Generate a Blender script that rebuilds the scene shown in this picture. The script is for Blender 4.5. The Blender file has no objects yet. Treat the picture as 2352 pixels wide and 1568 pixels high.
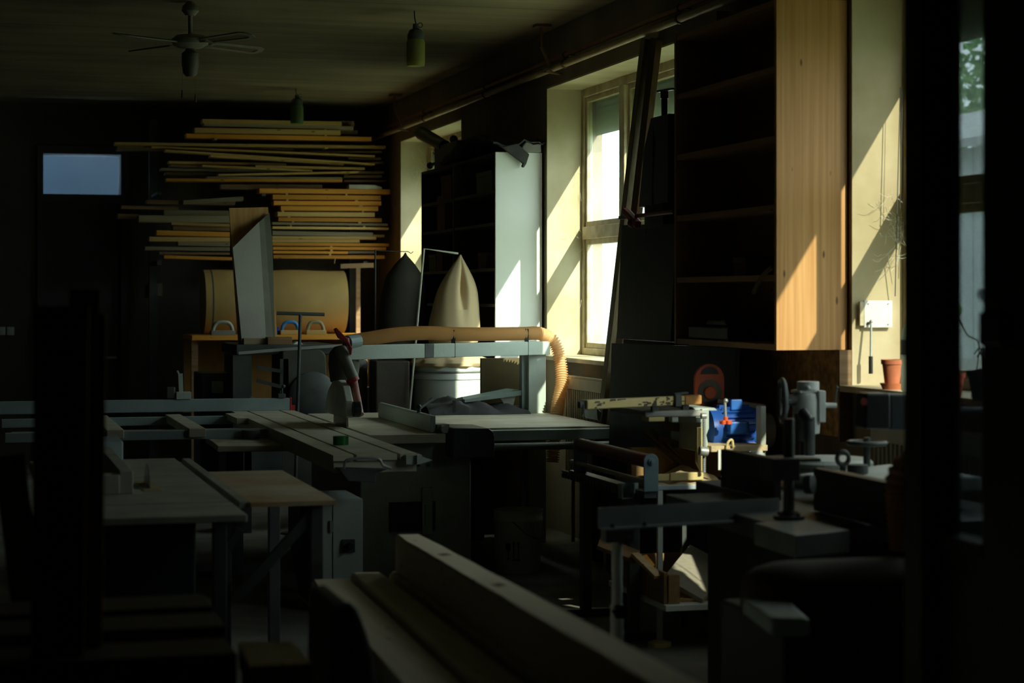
import bpy, bmesh, math, random
from mathutils import Vector, Matrix
random.seed(7)
SC = bpy.context.scene
COL = SC.collection

# ------------------------------------------------------------------ camera, sky, sun, exposure
IMG_F, CX, HY, EYE = 4600.0, 1176.0, 682.0, 1.65      # focal length in px, centre, horizon row, eye height
TH = math.atan((CX + 70) / IMG_F)                      # the room's long axis runs 15 degrees left of the view axis
cT, sT = math.cos(TH), math.sin(TH)
cam = bpy.data.cameras.new('camera'); camo = bpy.data.objects.new('camera', cam); COL.objects.link(camo)
camo.location = (0, 0, EYE); camo.rotation_euler = (math.pi / 2, 0, -TH)
cam.sensor_width = 36; cam.lens = 36 * IMG_F / 2352; cam.shift_y = -(784 - HY) / 2352
cam.clip_start = .05; cam.clip_end = 300
cam.dof.use_dof = True; cam.dof.focus_distance = 12.5; cam.dof.aperture_fstop = 2.8
SC.camera = camo

world = bpy.data.worlds.new('sky'); SC.world = world; world.use_nodes = True
wn = world.node_tree.nodes; wn['Background'].inputs[0].default_value = (.88, .95, 1.0, 1); wn['Background'].inputs[1].default_value = 6.6
sun = bpy.data.lights.new('sun', 'SUN'); suno = bpy.data.objects.new('sun', sun); COL.objects.link(suno)
sun.energy = 13.5; sun.color = (1, .91, .76); sun.angle = math.radians(.55)
SUN = Vector((-1, 2.55, -1.6)).normalized(); suno.rotation_euler = SUN.to_track_quat('-Z', 'Y').to_euler(); suno.location = (14, -8, 14)
SC.cycles.diffuse_bounces = 8
vs = SC.view_settings; vs.view_transform = 'Standard'; vs.look = 'None'; vs.exposure = 0; vs.gamma = 1; vs.use_curve_mapping = False

# ------------------------------------------------------------------ pixel -> point on a known plane of the room
def ray(x, y):
    a = (x - CX) / IMG_F; b = (HY - y) / IMG_F
    return (cT * a + sT, -sT * a + cT, b)
def PY(x, y, Y): d = ray(x, y); t = Y / d[1]; return Vector((d[0] * t, Y, EYE + d[2] * t))
def PX(x, y, X): d = ray(x, y); t = X / d[0]; return Vector((X, d[1] * t, EYE + d[2] * t))
def PZ(x, y, z): d = ray(x, y); t = (z - EYE) / d[2]; return Vector((d[0] * t, d[1] * t, z))

# ------------------------------------------------------------------ materials
MATS = {}
def M(name, c, rough=.6, metal=0., var=.25, scale=7., bump=.15, dirt=None, spec=.4):
    if name in MATS: return MATS[name]
    m = bpy.data.materials.new(name); m.use_nodes = True; nt = m.node_tree; n = nt.nodes; L = nt.links
    b = n['Principled BSDF']; b.inputs['Roughness'].default_value = rough; b.inputs['Metallic'].default_value = metal
    b.inputs['Specular IOR Level'].default_value = spec
    tc = n.new('ShaderNodeTexCoord'); nz = n.new('ShaderNodeTexNoise'); nz.inputs['Scale'].default_value = scale; nz.inputs['Detail'].default_value = 6
    L.new(tc.outputs['Object'], nz.inputs['Vector'])
    r = n.new('ShaderNodeValToRGB'); L.new(nz.outputs['Fac'], r.inputs['Fac'])
    d = dirt or tuple(v * (1 - var) for v in c)
    r.color_ramp.elements[0].position = .33; r.color_ramp.elements[1].position = .68
    r.color_ramp.elements[0].color = (*d, 1); r.color_ramp.elements[1].color = (*c, 1)
    L.new(r.outputs['Color'], b.inputs['Base Color'])
    if bump:
        n2 = n.new('ShaderNodeTexNoise'); n2.inputs['Scale'].default_value = scale * 9; L.new(tc.outputs['Object'], n2.inputs['Vector'])
        bp = n.new('ShaderNodeBump'); bp.inputs['Strength'].default_value = bump; bp.inputs['Distance'].default_value = .004
        L.new(n2.outputs['Fac'], bp.inputs['Height']); L.new(bp.outputs['Normal'], b.inputs['Normal'])
    MATS[name] = m; return m

def WOOD(name, c1, c2, axis='x', rough=.6, knots=True, k=1.):
    """planed timber: grain stretched along one axis, dark knots, a tone of its own per object"""
    if name in MATS: return MATS[name]
    m = bpy.data.materials.new(name); m.use_nodes = True; nt = m.node_tree; n = nt.nodes; L = nt.links
    b = n['Principled BSDF']; b.inputs['Roughness'].default_value = rough; b.inputs['Specular IOR Level'].default_value = .3
    tc = n.new('ShaderNodeTexCoord'); oi = n.new('ShaderNodeObjectInfo')
    add = n.new('ShaderNodeVectorMath'); add.operation = 'MULTIPLY_ADD'
    cmb = n.new('ShaderNodeCombineXYZ')
    for i in range(3): L.new(oi.outputs['Random'], cmb.inputs[i])
    add.inputs[1].default_value = (9, 9, 9); L.new(cmb.outputs[0], add.inputs[0]); L.new(tc.outputs['Object'], add.inputs[2])
    mp = n.new('ShaderNodeMapping'); L.new(add.outputs[0], mp.inputs['Vector'])
    s = [38 * k] * 3; s['xyz'.index(axis)] = 1.1; mp.inputs['Scale'].default_value = s
    nz = n.new('ShaderNodeTexNoise'); nz.inputs['Scale'].default_value = 1; nz.inputs['Detail'].default_value = 4; L.new(mp.outputs[0], nz.inputs['Vector'])
    r = n.new('ShaderNodeValToRGB'); L.new(nz.outputs['Fac'], r.inputs['Fac'])
    r.color_ramp.elements[0].position = .3; r.color_ramp.elements[1].position = .7
    r.color_ramp.elements[0].color = (*c2, 1); r.color_ramp.elements[1].color = (*c1, 1)
    out = r.outputs['Color']
    if knots:
        mk = n.new('ShaderNodeMapping'); L.new(add.outputs[0], mk.inputs['Vector']); s = [13.] * 3; s['xyz'.index(axis)] = 4.5; mk.inputs['Scale'].default_value = s
        vo = n.new('ShaderNodeTexVoronoi'); vo.inputs['Scale'].default_value = 1; L.new(mk.outputs[0], vo.inputs['Vector'])
        kr = n.new('ShaderNodeValToRGB'); kr.color_ramp.elements[0].position = .06; kr.color_ramp.elements[1].position = .11
        L.new(vo.outputs['Distance'], kr.inputs['Fac'])
        mx = n.new('ShaderNodeMix'); mx.data_type = 'RGBA'; mx.inputs[6].default_value = (*[v * .35 for v in c2], 1)
        L.new(kr.outputs['Color'], mx.inputs[0]); L.new(out, mx.inputs[7]); out = mx.outputs[2]
    hs = n.new('ShaderNodeHueSaturation'); mr = n.new('ShaderNodeMapRange'); mr.inputs[3].default_value = .72; mr.inputs[4].default_value = 1.2
    L.new(oi.outputs['Random'], mr.inputs[0]); L.new(mr.outputs[0], hs.inputs['Value']); L.new(out, hs.inputs['Color'])
    L.new(hs.outputs['Color'], b.inputs['Base Color'])
    bp = n.new('ShaderNodeBump'); bp.inputs['Strength'].default_value = .12; bp.inputs['Distance'].default_value = .003
    L.new(nz.outputs['Fac'], bp.inputs['Height']); L.new(bp.outputs['Normal'], b.inputs['Normal'])
    MATS[name] = m; return m

def GLASS(name, tint, dust, dustc=(.8, .85, .8)):
    """dusty pane: mostly clear, a film of dust that scatters the light that crosses it"""
    if name in MATS: return MATS[name]
    m = bpy.data.materials.new(name); m.use_nodes = True; nt = m.node_tree; n = nt.nodes; L = nt.links
    n.remove(n['Principled BSDF']); o = n['Material Output']
    tr = n.new('ShaderNodeBsdfTransparent'); tr.inputs[0].default_value = (*tint, 1)
    tl = n.new('ShaderNodeBsdfTranslucent'); tl.inputs[0].default_value = (*dustc, 1)
    gl = n.new('ShaderNodeBsdfGlossy'); gl.inputs['Roughness'].default_value = .05
    m1 = n.new('ShaderNodeMixShader'); m2 = n.new('ShaderNodeMixShader')
    tc = n.new('ShaderNodeTexCoord'); nz = n.new('ShaderNodeTexNoise'); nz.inputs['Scale'].default_value = 3; nz.inputs['Detail'].default_value = 8
    L.new(tc.outputs['Object'], nz.inputs['Vector'])
    mr = n.new('ShaderNodeMapRange'); mr.inputs[1].default_value = .3; mr.inputs[2].default_value = .7; mr.inputs[3].default_value = dust * .7; mr.inputs[4].default_value = dust * 1.3
    L.new(nz.outputs['Fac'], mr.inputs[0]); L.new(mr.outputs[0], m1.inputs[0])
    L.new(tr.outputs[0], m1.inputs[1]); L.new(tl.outputs[0], m1.inputs[2])
    m2.inputs[0].default_value = .04; L.new(m1.outputs[0], m2.inputs[1]); L.new(gl.outputs[0], m2.inputs[2]); L.new(m2.outputs[0], o.inputs[0])
    MATS[name] = m; return m

def THIN(name, c, trans=.5, rough=.6):
    """cloth or plastic film that lets some light through"""
    if name in MATS: return MATS[name]
    m = bpy.data.materials.new(name); m.use_nodes = True; nt = m.node_tree; n = nt.nodes; L = nt.links
    n.remove(n['Principled BSDF']); o = n['Material Output']
    d = n.new('ShaderNodeBsdfDiffuse'); d.inputs[0].default_value = (*c, 1); t = n.new('ShaderNodeBsdfTranslucent'); t.inputs[0].default_value = (*c, 1)
    g = n.new('ShaderNodeBsdfGlossy'); g.inputs[1].default_value = rough
    x = n.new('ShaderNodeMixShader'); x.inputs[0].default_value = trans; L.new(d.outputs[0], x.inputs[1]); L.new(t.outputs[0], x.inputs[2])
    y = n.new('ShaderNodeMixShader'); y.inputs[0].default_value = .05; L.new(x.outputs[0], y.inputs[1]); L.new(g.outputs[0], y.inputs[2]); L.new(y.outputs[0], o.inputs[0])
    MATS[name] = m; return m

# plaster that carries water stains; boarded concrete of the ceiling
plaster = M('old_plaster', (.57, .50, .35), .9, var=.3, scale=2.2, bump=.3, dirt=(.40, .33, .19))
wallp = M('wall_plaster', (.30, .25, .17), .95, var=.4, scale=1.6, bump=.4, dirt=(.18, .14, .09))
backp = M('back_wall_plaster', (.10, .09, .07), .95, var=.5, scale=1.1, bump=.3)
floorm = M('concrete_floor', (.24, .23, .20), .85, var=.5, scale=3., bump=.3)
def ceiling_mat():
    m = M('boarded_concrete', (.24, .195, .115), .95, var=.35, scale=1.1, bump=.25); nt = m.node_tree; n = nt.nodes; L = nt.links
    b = n['Principled BSDF']; src = b.inputs['Base Color'].links[0].from_socket
    tc = n.new('ShaderNodeTexCoord'); sx = n.new('ShaderNodeSeparateXYZ'); L.new(tc.outputs['Object'], sx.inputs[0])
    dv = n.new('ShaderNodeMath'); dv.operation = 'DIVIDE'; dv.inputs[1].default_value = 1.65; L.new(sx.outputs[1], dv.inputs[0])
    fr = n.new('ShaderNodeMath'); fr.operation = 'FRACT'; L.new(dv.outputs[0], fr.inputs[0])
    r = n.new('ShaderNodeValToRGB'); r.color_ramp.elements[0].position = 0; r.color_ramp.elements[0].color = (.35, .35, .35, 1); r.color_ramp.elements[1].position = .02; L.new(fr.outputs[0], r.inputs[0])
    wv = n.new('ShaderNodeMapping'); wv.inputs['Scale'].default_value = (.35, 3.2, 1); L.new(tc.outputs['Object'], wv.inputs[0])
    nz = n.new('ShaderNodeTexNoise'); nz.inputs['Scale'].default_value = 1.2; nz.inputs['Detail'].default_value = 5; L.new(wv.outputs[0], nz.inputs['Vector'])
    r2 = n.new('ShaderNodeValToRGB'); r2.color_ramp.elements[0].position = .35; r2.color_ramp.elements[0].color = (.74, .72, .70, 1); r2.color_ramp.elements[1].position = .6; L.new(nz.outputs['Fac'], r2.inputs[0])
    a = src
    for q in (r, r2):
        x = n.new('ShaderNodeMix'); x.data_type = 'RGBA'; x.blend_type = 'MULTIPLY'; x.inputs[0].default_value = 1; L.new(a, x.inputs[6]); L.new(q.outputs[0], x.inputs[7]); a = x.outputs[2]
    L.new(a, b.inputs['Base Color']); return m
ceilm = ceiling_mat()
dimglass = GLASS('dimmed_window_glass', (.68, .71, .68), .07)  # tint stands in for the darkening of the view toward its right edge
framep = M('old_cream_paint', (.58, .52, .36), .5, var=.25, scale=9., dirt=(.36, .29, .15))
glassm = GLASS('dusty_window_glass', (.86, .92, .88), .10)
shutm = THIN('shutter_slat', (.30, .33, .26), .25)
pineZ = WOOD('pine_panel_upright', (.58, .325, .125), (.42, .205, .06), 'z', .45, k=1.5)
pineY = WOOD('pine_panel_lengthwise', (.45, .26, .11), (.36, .18, .07), 'y', .5)
orange = WOOD('orange_spruce', (.78, .36, .05), (.62, .25, .025), 'x')
pale = WOOD('pale_spruce', (.62, .42, .15), (.50, .31, .09), 'x')
greyw = WOOD('greyed_timber', (.36, .30, .20), (.28, .22, .13), 'x')
dimw = WOOD('old_brown_timber', (.28, .18, .09), (.19, .11, .05), 'x')
darkz = WOOD('dark_upright_plank', (.13, .075, .03), (.08, .04, .015), 'z')
plankz = WOOD('weathered_plank', (.16, .13, .08), (.10, .075, .04), 'z')
beamw = WOOD('planed_beam', (.86, .78, .62), (.76, .67, .50), 'y', .7)
osb = M('pressed_chip_board', (.80, .46, .15), .7, var=.5, scale=22., dirt=(.36, .17, .045))
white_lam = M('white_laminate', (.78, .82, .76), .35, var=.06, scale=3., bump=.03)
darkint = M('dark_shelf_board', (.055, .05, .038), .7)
castg = M('grey_cast_paint', (.56, .60, .58), .5, var=.2, scale=8.)
castd = M('dark_cast_iron', (.085, .098, .095), .5, .1, var=.35)
blackp = M('black_plastic', (.018, .022, .022), .4, bump=.05)
steel = M('dusty_bright_steel', (.36, .38, .36), .45, .35, var=.2)
tabletop = M('dusty_cast_table', (.56, .54, .44), .6, .0, var=.22, scale=4., dirt=(.42, .38, .28))
alum = M('pale_anodised_aluminium', (.43, .50, .45), .45, .1, var=.1)
alud = M('grey_anodised_rail', (.32, .41, .42), .5, .15, var=.15)
machg = M('machine_grey_green', (.34, .37, .29), .6, var=.2)
cabg = M('control_box_grey', (.50, .57, .54), .5, var=.1)
redp = M('red_paint', (.42, .03, .035), .45)
redd = M('worn_dark_red_paint', (.20, .035, .03), .5)
orangep = M('orange_red_plastic', (.75, .12, .03), .4, bump=.05)
bluep = M('blue_motor_paint', (.02, .10, .42), .4, var=.15)
hosem = THIN('tan_ribbed_hose', (.90, .68, .40), .35, .4)
hosed = THIN('brown_ribbed_hose', (.40, .22, .08), .3, .4)
bagm = THIN('tan_filter_cloth', (.64, .50, .29), .12, .9)
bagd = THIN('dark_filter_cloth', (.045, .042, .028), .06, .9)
drumm = M('pale_drum_enamel', (.62, .68, .63), .4, var=.08)
tarpm = M('charcoal_cloth', (.055, .055, .058), .85, var=.3, scale=14.)
terra = M('terracotta', (.55, .17, .08), .8, var=.25, scale=12.)
copper = M('copper_pipe', (.33, .14, .06), .45, .4)
pipeg = M('painted_pipe', (.34, .25, .13), .5)
rust = M('rusty_bracket', (.16, .09, .045), .7)
creamp = M('chipped_cream_paint', (.66, .54, .24), .5, var=.5, scale=16., dirt=(.60, .48, .2))
sawdust = M('sawdust', (.62, .49, .30), .95, var=.2, scale=30., bump=.8)
boardg = M('dark_green_board', (.022, .032, .024), .6)
foam = M('grit_coated_sheet', (.46, .42, .33), .9, var=.15, scale=40., bump=1.)
facade = M('pale_boarded_cladding', (.50, .58, .60), .7, var=.08, scale=2.)
leafm = THIN('tree_leaf', (.16, .34, .10), .45, .7)
grassm = M('garden_grass', (.22, .30, .14), .95, var=.4, scale=3.)
bucketm = M('white_pail_plastic', (.72, .72, .60), .5)
jarm = THIN('frosted_jar_glass', (.42, .42, .12), .6, .3)
jarg = THIN('green_jar_glass', (.20, .30, .12), .6, .3)

# ------------------------------------------------------------------ mesh building
class B:
    def __init__(s): s.bm = bmesh.new()
    def _v(s, pts): return [s.bm.verts.new(p) for p in pts]
    def hexa(s, p):            # 8 corners: bottom ring then top ring
        v = s._v(p)
        for f in ((3, 2, 1, 0), (4, 5, 6, 7), (0, 1, 5, 4), (1, 2, 6, 5), (2, 3, 7, 6), (3, 0, 4, 7)): s.bm.faces.new([v[i] for i in f])
        return s
    def box(s, x0, y0, z0, x1, y1, z1):
        x0, x1 = min(x0, x1), max(x0, x1); y0, y1 = min(y0, y1), max(y0, y1); z0, z1 = min(z0, z1), max(z0, z1)
        return s.hexa([(x0, y0, z0), (x1, y0, z0), (x1, y1, z0), (x0, y1, z0), (x0, y0, z1), (x1, y0, z1), (x1, y1, z1), (x0, y1, z1)])
    def bar(s, a, b, w, h, up=(0, 0, 1)):
        a, b = Vector(a), Vector(b); d = (b - a).normalized(); u = Vector(up)
        sd = d.cross(u).normalized(); u = sd.cross(d).normalized()
        q = lambda p: [p + sd * i * w / 2 + u * j * h / 2 for i, j in ((-1, -1), (1, -1), (1, 1), (-1, 1))]
        A, Bq = q(a), q(b); v = s._v(A + Bq)
        for f in ((3, 2, 1, 0), (4, 5, 6, 7), (0, 1, 5, 4), (1, 2, 6, 5), (2, 3, 7, 6), (3, 0, 4, 7)): s.bm.faces.new([v[i] for i in f])
        return s
    def cyl(s, a, b, r, r2=None, n=20):
        a, b = Vector(a), Vector(b); r2 = r if r2 is None else r2; d = (b - a).normalized()
        e = d.orthogonal().normalized(); f = d.cross(e)
        R = lambda c, r: s._v([c + (e * math.cos(2 * math.pi * i / n) + f * math.sin(2 * math.pi * i / n)) * r for i in range(n)])
        A, C = R(a, r), R(b, r2)
        for i in range(n): s.bm.faces.new((A[i], A[(i + 1) % n], C[(i + 1) % n], C[i]))
        s.bm.faces.new(A[::-1]); s.bm.faces.new(C); return s
    def tube(s, pts, r, n=8, closed=False, radii=None):
        P = [Vector(p) for p in pts]; N = len(P); rings = []; e = None
        for i, p in enumerate(P):
            if closed: d = P[(i + 1) % N] - P[i - 1]
            else: d = P[min(i + 1, N - 1)] - P[max(i - 1, 0)]
            d.normalize()
            if e is None: e = d.orthogonal().normalized()
            e = (e - d * e.dot(d)).normalized(); f = d.cross(e); rr = radii[i] if radii else r
            rings.append(s._v([p + (e * math.cos(2 * math.pi * k / n) + f * math.sin(2 * math.pi * k / n)) * rr for k in range(n)]))
        for i in range(N if closed else N - 1):
            A, C = rings[i], rings[(i + 1) % N]
            for k in range(n): s.bm.faces.new((A[k], A[(k + 1) % n], C[(k + 1) % n], C[k]))
        if not closed: s.bm.faces.new(rings[0][::-1]); s.bm.faces.new(rings[-1])
        return s
    def lathe(s, prof, base, n=28, axis='z', fn=None):
        base = Vector(base); rings = []
        for r, z in prof:
            ring = []
            for i in range(n):
                a = 2 * math.pi * i / n; rr = max(r, .0005)
                if fn: rr *= fn(a, z)
                x, y = rr * math.cos(a), rr * math.sin(a)
                p = {'z': (x, y, z), 'x': (z, x, y), 'y': (y, z, x)}[axis]
                ring.append(base + Vector(p))
            rings.append(s._v(ring))
        for A, C in zip(rings, rings[1:]):
            for i in range(n): s.bm.faces.new((A[i], A[(i + 1) % n], C[(i + 1) % n], C[i]))
        s.bm.faces.new(rings[0][::-1]); s.bm.faces.new(rings[-1]); return s
    def prism(s, pts, plane, a, b):
        m = {'xz': lambda u, v, w: (u, w, v), 'yz': lambda u, v, w: (w, u, v), 'xy': lambda u, v, w: (u, v, w)}[plane]
        A = s._v([m(u, v, a) for u, v in pts]); C = s._v([m(u, v, b) for u, v in pts]); n = len(pts)
        for i in range(n): s.bm.faces.new((A[i], A[(i + 1) % n], C[(i + 1) % n], C[i]))
        s.bm.faces.new(A[::-1]); s.bm.faces.new(C); return s
    def torus(s, c, R, r, axis='z', n=28, m=8):
        c = Vector(c); ax = {'x': ((0, 1, 0), (0, 0, 1)), 'y': ((1, 0, 0), (0, 0, 1)), 'z': ((1, 0, 0), (0, 1, 0))}[axis]
        e, f = Vector(ax[0]), Vector(ax[1])
        return s.tube([c + (e * math.cos(2 * math.pi * i / n) + f * math.sin(2 * math.pi * i / n)) * R for i in range(n)], r, m, True)
    def ball(s, c, r, sc=(1, 1, 1), sub=2):
        q = bmesh.ops.create_icosphere(s.bm, subdivisions=sub, radius=r)
        for v in q['verts']: v.co = Vector((v.co.x * sc[0], v.co.y * sc[1], v.co.z * sc[2])) + Vector(c)
        return s
    def sheet(s, grid, t):      # grid of points thickened by t
        h, w = len(grid), len(grid[0]); T = [s._v(r) for r in grid]; U = [s._v([Vector(p) - Vector((0, 0, t)) for p in r]) for r in grid]
        for i in range(h - 1):
            for j in range(w - 1):
                s.bm.faces.new((T[i][j], T[i][j + 1], T[i + 1][j + 1], T[i + 1][j])); s.bm.faces.new((U[i][j], U[i + 1][j], U[i + 1][j + 1], U[i][j + 1]))
        for i in range(h - 1):
            for j in (0, w - 1): s.bm.faces.new((T[i][j], T[i + 1][j], U[i + 1][j], U[i][j]))
        for j in range(w - 1):
            for i in (0, h - 1): s.bm.faces.new((T[i][j], T[i][j + 1], U[i][j + 1], U[i][j]))
        return s
    def obj(s, name, mat, parent=None, bevel=0, smooth=False, label=None, kind=None):
        bmesh.ops.recalc_face_normals(s.bm, faces=s.bm.faces)
        xs = [v.co for v in s.bm.verts]
        lo = Vector([min(v[i] for v in xs) for i in range(3)]); hi = Vector([max(v[i] for v in xs) for i in range(3)])
        base = Vector(parent['_b']) if parent is not None else Vector(((lo.x + hi.x) / 2, (lo.y + hi.y) / 2, lo.z))
        org = Vector(((lo.x + hi.x) / 2, (lo.y + hi.y) / 2, lo.z))
        for v in s.bm.verts: v.co -= org
        me = bpy.data.meshes.new(name); s.bm.to_mesh(me); s.bm.free(); me.materials.append(mat)
        o = bpy.data.objects.new(name, me); COL.objects.link(o)
        if parent is not None: o.parent = parent; o.location = org - base
        else: o.location = org
        o['_b'] = tuple(org)
        if smooth:
            for p in me.polygons: p.use_smooth = True
            me.set_sharp_from_angle(angle=math.radians(38))
        if bevel:
            bv = o.modifiers.new('bevel', 'BEVEL'); bv.width = bevel; bv.segments = 2; bv.limit_method = 'ANGLE'; bv.angle_limit = math.radians(40)
        if label: o['label'] = label
        if kind: o['kind'] = kind
        return o
def tag(o, label, cat, group=None, kind=None):
    o['label'] = label; o['category'] = cat
    if group: o['group'] = group
    if kind: o['kind'] = kind
    return o
def thing(name, base, label, cat, group=None):
    o = bpy.data.objects.new(name, None); COL.objects.link(o); o.location = base; o.empty_display_size = .05; o['_b'] = tuple(base)
    return tag(o, label, cat, group)
def setting(name, base=None):
    o = bpy.data.objects.new(name, None); COL.objects.link(o); o.location = base; o['_b'] = tuple(base); o['kind'] = 'structure'; o.empty_display_size = .05
    return o
def struct(b, name, mat, bevel=0): o = b.obj(name, mat, bevel=bevel); o['kind'] = 'structure'; return o
def catmull(pts, n=8):
    P = [Vector(p) for p in pts]; P = [P[0] * 2 - P[1]] + P + [P[-1] * 2 - P[-2]]; out = []
    for i in range(1, len(P) - 2):
        for k in range(n):
            t = k / n; a, b, c, d = P[i - 1:i + 3]
            out.append(.5 * ((2 * b) + (c - a) * t + (2 * a - 5 * b + 4 * c - d) * t * t + (3 * b - a - 3 * c + d) * t ** 3))
    return out + [P[-2]]
def ribbed(b, pts, r, pitch, depth, n=14):
    P = catmull(pts, 40); L = [0]
    for p, q in zip(P, P[1:]): L.append(L[-1] + (q - p).length)
    out, rad, s, j = [], [], 0, 0
    while s < L[-1]:
        while L[j + 1] < s: j += 1
        t = (s - L[j]) / max(L[j + 1] - L[j], 1e-6); out.append(P[j].lerp(P[j + 1], t)); rad.append(r + depth * math.cos(2 * math.pi * s / pitch)); s += pitch / 6
    return b.tube(out, r, n, radii=rad)

# ------------------------------------------------------------------ the shell
WX, WO = 4.02, 4.44                       # inner and outer face of the window wall
SILL, HEAD, CEIL = 1.235, 3.16, 3.56
WINS = [(16.47, 18.95), (11.04, 13.88), (6.05, 8.71)]
XL, YB, YF = -4.2, 20.25, -1.6
struct(B().box(XL, YF, -.2, WO, YB + .3, 0), 'floor', floorm)
struct(B().box(XL, YF, CEIL, WO, YB + .3, CEIL + .3), 'ceiling', ceilm)
b = B(); ys = [YF] + [v for w in reversed(WINS) for v in w] + [YB]
for i in range(0, len(ys), 2): b.box(WX, ys[i], 0, WO, ys[i + 1], CEIL)
for y0, y1 in WINS: b.box(WX, y0, 0, WO, y1, SILL - .03); b.box(WX, y0, HEAD, WO, y1, CEIL)
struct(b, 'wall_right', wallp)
b = B()                                    # plastered reveals of the three window recesses
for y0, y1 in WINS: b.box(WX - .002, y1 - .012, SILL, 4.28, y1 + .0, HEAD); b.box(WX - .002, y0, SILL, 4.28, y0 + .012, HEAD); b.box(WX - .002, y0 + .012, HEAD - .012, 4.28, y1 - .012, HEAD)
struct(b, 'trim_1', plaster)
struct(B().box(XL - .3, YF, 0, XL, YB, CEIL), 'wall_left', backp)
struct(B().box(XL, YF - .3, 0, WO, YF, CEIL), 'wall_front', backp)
DX0, DX1, DZ0, DZ1 = .70, 1.45, 2.665, 3.062   # fanlight over the door in the back wall
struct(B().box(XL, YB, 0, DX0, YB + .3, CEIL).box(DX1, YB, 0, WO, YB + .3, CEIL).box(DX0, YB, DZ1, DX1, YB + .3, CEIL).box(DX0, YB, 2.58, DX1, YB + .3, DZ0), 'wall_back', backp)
d = setting('door_2', (1.07, YB, 0))
B().box(DX0 - .06, YB - .05, 0, DX0, YB + .02, DZ1 + .08).box(DX1, YB - .05, 0, DX1 + .09, YB + .02, DZ1 + .08).box(DX0, YB - .05, DZ1, DX1, YB + .02, DZ1 + .08).box(DX0, YB - .05, DZ0 - .09, DX1, YB + .02, DZ0).obj('frame', M('dark_door_paint', (.05, .05, .045), .6), d, .004)
B().box(DX0, YB + .04, 0, DX1, YB + .09, 2.58).obj('door_leaf', MATS['dark_door_paint'], d)
B().box(DX0, YB + .06, DZ0, DX1, YB + .066, DZ1).obj('pane', GLASS('fanlight_glass', (.7, .85, 1.0), .02), d)
B().cyl((1.4, YB + .04, 1.05), (1.4, YB - .03, 1.05), .012).bar((1.4, YB - .03, 1.05), (1.29, YB - .03, 1.05), .015, .02).obj('door_handle', steel, d)

for i, (y0, y1) in enumerate(WINS):
    w = setting('window_%d' % (i + 1), (4.3, (y0 + y1) / 2, SILL))
    b = B(); X0, X1 = 4.28, 4.35; t = .055
    b.box(X0, y0, SILL, X1, y0 + t, HEAD).box(X0, y1 - t, SILL, X1, y1, HEAD).box(X0, y0 + t, HEAD - .07, X1, y1 - t, HEAD).box(X0, y0 + t, SILL, X1, y1 - t, SILL + .05)
    b.obj('window_frame', framep, w, .006)
    mu = (y1 - .97,); TZ = 2.11
    for m in mu: B().box(4.265, m - .055, SILL + .05, 4.355, m + .055, HEAD - .07).obj('mullion', framep, w, .006)
    spans = [(y0 + t, mu[0] - .055), (mu[0] + .055, y1 - t)]
    b = B(); g = B()
    for a, c in spans:
        b.box(4.27, a, TZ - .045, 4.35, c, TZ + .045)
    b.obj('transom', framep, w, .006)
    for a, c in spans:
        for z0, z1 in ((SILL + .05, TZ - .045), (TZ + .045, HEAD - .07)):
            s_ = B(); q = .038
            s_.box(4.295, a, z0, 4.335, a + q, z1).box(4.295, c - q, z0, 4.335, c, z1).box(4.295, a + q, z0, 4.335, c - q, z0 + q).box(4.295, a + q, z1 - q, 4.335, c - q, z1)
            sh = s_.obj('sash', framep, w, .003)
            B().box(4.313, a + q, z0 + q, 4.317, c - q, z1 - q).obj('pane', glassm if i < 2 else dimglass, sh)
    s_ = B()
    for k in range(8): s_.box(4.392, y0, 2.82 + k * .048, 4.402 + .006 * (k % 2), y1, 2.82 + k * .048 + .050)
    s_.obj('roller_shutter', shutm, w)
    B().box(3.955, y0 - .04, SILL - .03, 4.30, y1 + .04, SILL).obj('window_sill', framep, w, .004)
    pl = bpy.data.lights.new('window_daylight', 'AREA'); pl.shape = 'RECTANGLE'; pl.size = y1 - y0; pl.size_y = 2.82 - SILL; pl.energy = 1; pl.cycles.is_portal = True
    po = bpy.data.objects.new('window_daylight', pl); COL.objects.link(po); po.location = (4.42, (y0 + y1) / 2, (2.82 + SILL) / 2); po.rotation_euler = (0, math.radians(90), 0)
    po.rotation_euler = Vector((-1, 0, 0)).to_track_quat('-Z', 'Y').to_euler(); pl.size, pl.size_y = y1 - y0, 2.82 - SILL

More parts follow.
